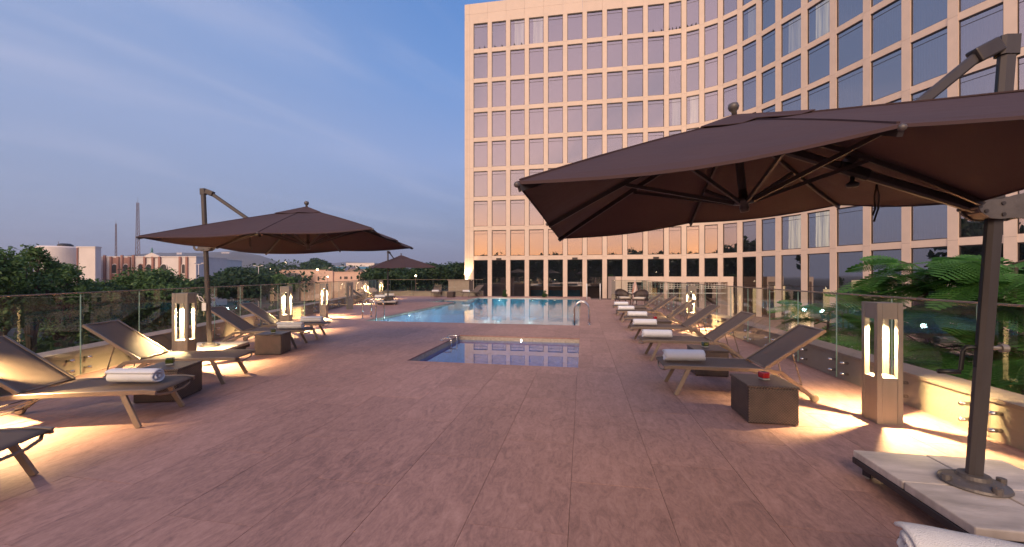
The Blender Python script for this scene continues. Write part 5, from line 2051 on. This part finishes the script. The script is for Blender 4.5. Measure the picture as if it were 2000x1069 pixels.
# round white building
x, y = at(121, 86)
rb = thing('round_building', 'round white drum-shaped building behind the left trees', 'building', (x, y, ZC))
hr_ = H(481, 80) - ZC
part('drum_wall', MB().lathe([(3.9, 0), (3.9, hr_), (3.6, hr_ + 0.3), (0.0, hr_ + 0.35)], 48), S_W, rb, smooth=False)
part('roof_tank', MB().lathe([(1.25, hr_ + 0.3), (1.25, hr_ + 0.7), (0.8, hr_ + 1.0), (0.0, hr_ + 1.05)], 16, (1.0, 0, 0)), M['win_far'], rb)
part('antenna', MB().tube([(-1.0, 0, hr_), (-1.0, 0, hr_ + 1.5)], 0.04, 6), M['mast'], rb)
t, L, h = bld('flat-roofed white block attached to the right of the round building', 150, 186, 84, 484, depth=1.2)
part('drain_pipe', MB().tube([(0.25, -0.1, 0), (0.25, -0.1, h)], 0.14, 6), S_R, t)
# arcaded building
t, L, h = bld('long white building with terracotta piers and arched windows, left of the umbrella post', 158, 383, 92, 503, 'arcaded_building', d2=92)
W_ = lambda px_: (px_ - 158) / (383 - 158) * L
for px_ in (206, 218.5, 232, 240, 254, 262, 284, 300, 313, 353, 366):
    part('pier', MB().box(W_(px_) - 0.24, W_(px_) + 0.24, -0.35, 0.0, 0, h + (0.5 if px_ in (206, 240, 262) else 0.15)), S_R, t)
for px_, w in ((225, 1.1), (247, 1.0), (276, 0.9), (292, 1.2), (321, 1.3), (359.5, 0.7)):
    z0 = h - 3.9
    if px_ in (225, 247):
        wall_piece('panel', [(W_(px_) - 0.75, 0.5), (W_(px_) + 0.75, 0.5), (W_(px_) + 0.75, h - 0.1), (W_(px_) - 0.75, h - 0.1)], -0.12, -0.002, S_R, t)
    f_ = wall_piece('window', arch(W_(px_), z0, w + 0.35, 2.4), -0.20, -0.121, S_R if px_ in (276,) else S_W, t)
    wall_piece('pane', arch(W_(px_), z0 + 0.15, w, 2.1), -0.24, -0.202, M['win_far'], f_)
wall_piece('gable', [(W_(284), h), (W_(313), h), (W_(313), h + 0.3), (W_(298), h + 1.1), (W_(284), h + 0.3)], -0.3, 0.2, S_W, t)
for k in range(3):
    part('hanging_ornament', MB().tube([(W_(176 + 4 * k), -0.15, h), (W_(176 + 4 * k), -0.15, h - 1.8 - (0.6 if k == 1 else 0))], 0.06, 6), S_R, t)
wall_piece('diamond_emblem', [(W_(180) - 0.9, h - 2.7), (W_(180), h - 3.3), (W_(180) + 0.9, h - 2.7), (W_(180), h - 2.1)], -0.1, -0.004, M['win_far'], t)
t, L, h = bld('small white rooftop building behind the arcaded building, by the umbrella post', 383, 432, 130, 508)
for k in range(3):
    part('window', MB().box(1.0 + 2.3 * k, 2.0 + 2.3 * k, -0.05, 0, h - 2.6, h - 1.4), M['win_far'], t)
# long pink building
t, L, h = bld('long low pink building with a grey arched portal, right of the umbrella post', 527, 640, 118, 529, mt=S_P)
V_ = lambda px_: (px_ - 527) / (640 - 527) * L
pr = wall_piece('portal', [(V_(559), 0), (V_(587), 0), (V_(587), h - 1.2)] + [(V_(573) + (V_(587) - V_(573)) * math.cos(PI * k / 8), h - 1.2 + 0.5 * math.sin(PI * k / 8)) for k in range(9)] + [(V_(559), h - 1.2)], -0.8, 0.0, mat('grey_stone', (0.16, 0.15, 0.16), 0.8), t)
wall_piece('pane', arch(V_(574), 2.0, 1.9, h - 4.0), -0.95, -0.802, M['win_far'], pr)
for px_, w, z0, hh in ((553, 0.5, h - 2.3, 1.2), (557, 0.5, h - 2.3, 1.2), (596, 1.3, h - 3.2, 1.3), (622, 0.5, h - 3.0, 1.3)):
    wall_piece('window', arch(V_(px_), z0, w, hh), -0.06, -0.003, M['win_far'], t)
lamp_m = MB().lathe([(0, -0.35), (0.35, 0), (0, 0.35)], 10)
part('roof_lamp', lamp_m, M['far_light'], t, (V_(530), 0, h + 0.5))
part('roof_lamp', lamp_m, M['far_light'], t, (V_(620), 0, h + 0.3))
t, L, h = bld('pink wall block with a row of small dark windows, left of the far umbrella', 636, 736, 108, 533, mt=S_P)
for px_ in (639, 665.5, 674, 677.5, 686.5, 698):
    x_ = (px_ - 636) / 100 * L
    wall_piece('window', arch(x_, h - 1.75, 0.42, 0.75), -0.05, -0.003, M['win_far'], t)
part('buttress', MB().box(0.1, 2.2, -0.5, 0, 0, h + 0.5), S_P, t)
x, y = at(694, 128)
dm_ = thing('dome', 'low brown dome behind the pink wall block', 'dome', (x, y, H(533, 128)))
part('shell', MB().lathe([(3.1, -1.5), (3.1, 0), (2.7, 0.7), (1.8, 1.25), (0.8, 1.5), (0.0, 1.55)], 28), M['dome'], dm_, smooth=True)
t, L, h = bld('white modern block behind the brown dome, largest of the white and blue group', 676, 731, 160, 515)
part('fin', MB().box(2.4, 3.0, -0.06, 0, h - 1.5, h - 1.0), M['win_far'], t)
for px0, px1, yt, lb in ((655, 674, 521, 'white house framed in blue, left of the large white block'), (703, 722, 521.5, 'white house framed in blue, in front of the large white block')):
    t, L, h = bld(lb, px0, px1, 148, yt, 'blue_framed_house')
    part('blue_frame', MB().box(-0.3, 0.6, -0.6, -0.002, 0, h + 0.1).box(0.6, L + 0.2, -0.6, -0.002, h - 0.8, h + 0.1), M['blue'], t)
t, L, h = bld('small white cube house left of the blue-framed house', 634, 648, 146, 523.5)
part('window', MB().box(0.8, 1.5, -0.05, -0.002, h - 1.6, h - 0.8), M['win_far'], t)
# masts, monument, palm, street lamps
for px_, D, y0, w, lb in ((269, 210, 396, 1.35, 'tall red and white lattice radio mast on the skyline'), (226.5, 260, 437, 0.8, 'thinner lattice radio mast left of the tall one')):
    x, y = at(px_, D)
    t = thing('radio_mast', lb, 'radio mast', (x, y, ZC), 0.4, 'radio masts on the skyline')
    ht = H(y0, D) - ZC
    legs = [(w, 0), (-w / 2, w * 0.87), (-w / 2, -w * 0.87)]
    nn = int(ht / 2.4)
    for a, b in legs:
        part('leg', MB().tube([(a, b, 0), (a * 0.4, b * 0.4, ht)], 0.14, 4), M['mast'], t)
    br_ = MB()
    for k in range(nn):
        f0, f1 = k / nn, (k + 1) / nn
        for q in range(3):
            a, b = legs[q], legs[(q + 1) % 3]
            s0, s1 = 1 - 0.6 * f0, 1 - 0.6 * f1
            br_.tube([(a[0] * s0, a[1] * s0, ht * f0), (b[0] * s1, b[1] * s1, ht * f1)], 0.08, 4)
            br_.tube([(a[0] * s0, a[1] * s0, ht * f0), (b[0] * s0, b[1] * s0, ht * f0)], 0.07, 4)
    tag(part('bracing', br_, M['mast'], t), kind='stuff')
    part('whip', MB().tube([(0, 0, ht - 1), (0, 0, ht + 3)], 0.06, 4), M['mast'], t)
x, y = at(297, 480)
t = thing('monument', 'small green monument on the hill skyline, right of the tall mast', 'monument', (x, y, H(498, 480)))
part('plinth', MB().lathe([(3.2, -8), (3.0, 0), (2.2, 0.3), (2.0, 2.5), (1.4, 3.0)], 10), M['teal'], t)
part('figure', MB().lathe([(1.1, 3.0), (0.9, 5.0), (1.2, 6.2), (0.7, 7.0), (0.5, 8.6), (0.0, 9.0)], 8), M['teal'], t, smooth=True)


def palm(label, px_, D, ycrown, s=1.0):
    x, y = at(px_, D)
    t = thing('palm_tree', label, 'palm tree', (x, y, ZC))
    hh = H(ycrown, D) - ZC
    part('trunk', MB().tube([(0, 0, 0), (0.15, 0, hh * 0.5), (0, 0, hh)], 0.28 * s, 8, r1=0.2 * s), M['bark'], t, smooth=True)
    rr = random.Random(int(px_))
    cr_ = MB()
    for k in range(24):
        a = 2 * PI * k / 24 * 2.6
        el = rr.uniform(-0.5, 0.9)
        L_ = 2.9 * s
        pts = []
        for i in range(7):
            f = i / 6
            pts.append(Vector((math.cos(a) * L_ * f * math.cos(el * 0.6), math.sin(a) * L_ * f * math.cos(el * 0.6), hh + L_ * (math.sin(el) * f - 0.75 * f * f))))
        sdv = Vector((-math.sin(a), math.cos(a), 0))
        for i in range(6):
            for g_ in (0.2, 0.7):
                c_ = pts[i].lerp(pts[i + 1], g_)
                tdir_ = (pts[i + 1] - pts[i]).normalized()
                for sg in (-1, 1):
                    tip = c_ + sdv * sg * 0.55 * s + tdir_ * 0.3 * s - Vector((0, 0, 0.25 * s))
                    cr_.add([c_ - tdir_ * 0.05 * s, c_ + tdir_ * 0.07 * s, tip], [(0, 1, 2)])
    part('crown', cr_, M['leafB'], t)
    return t


palm('palm tree on the skyline above the left end of the long pink building', 532, 124, 519, 1.15)
for px_, D, y0, lb in ((388, 70, 516, 'grey street lamp left of the left umbrella post'), (505, 90, 520, 'thin street lamp post between the umbrella post and the pink building')):
    x, y = at(px_, D)
    t = thing('street_lamp', lb, 'street lamp', (x, y, ZC), 0, 'street lamps in the city')
    hh = H(y0, D) - ZC
    part('pole', MB().tube([(0, 0, 0), (0, 0, hh)], 0.10, 8, r1=0.06), S_W, t, smooth=True)
    part('arm', MB().tube([(-1.0, 0, hh + 0.1), (0, 0, hh - 0.1), (1.0, 0, hh + 0.1)], 0.05, 6), S_W, t)
    for s in (-1, 1):
        part('lamp_head', MB().box(s * 1.0 - 0.3, s * 1.0 + 0.3, -0.12, 0.12, hh + 0.05, hh + 0.2), S_W, t)
# scattered houses and lamps on the slopes
rr = random.Random(21)
n = 0
for px_, py_, w, on in ((350, 494, 9, 0), (388, 500, 8, 0), (440, 493, 14, 0), (462, 497, 10, 0), (420, 503, 8, 0), (372, 509, 8, 0), (338, 508, 6, 1), (500, 518, 7, 0), (610, 507.5, 5, 1), (558, 512, 4, 1), (480, 512, 8, 0), (405, 512, 7, 1)):
    D = 1380
    x, y = at(px_, D)
    t = thing('hillside_house', 'small pale house on the far hillside' + (' with a lit lamp' if on else ''), 'house', (x, y, H(py_, D) - 7), 0.2, 'houses on the far hillside')
    part('wall', MB().box(-w, w, 0, 10, 0, 7), S_W, t)
    part('roof', MB().box(-w - 0.5, w + 0.5, -0.5, 10.5, 7.01, 7.8), S_W, t)
    if on:
        part('lamp', MB().lathe([(0, -1.8), (1.8, 0), (0, 1.8)], 8, (0, -2, 6)), M['far_light'], t)
for k, (px_, py_, D) in enumerate(((742, 532, 90), (747, 530, 92), (738, 534, 95), (812, 539, 60), (640, 541, 80))):
    x, y = at(px_, D)
    t = thing('distant_lamp', 'tiny warm lamp shining among the far trees', 'lamp', (x, y, H(py_, D)), 0, 'tiny lamps among the far trees')
    part('globe', MB().lathe([(0, -0.16), (0.16, 0), (0, 0.16)], 8), M['far_light'], t)
    part('pole', MB().tube([(0, 0, -0.16), (0, 0, -6)], 0.04, 5), M['mast'], t)
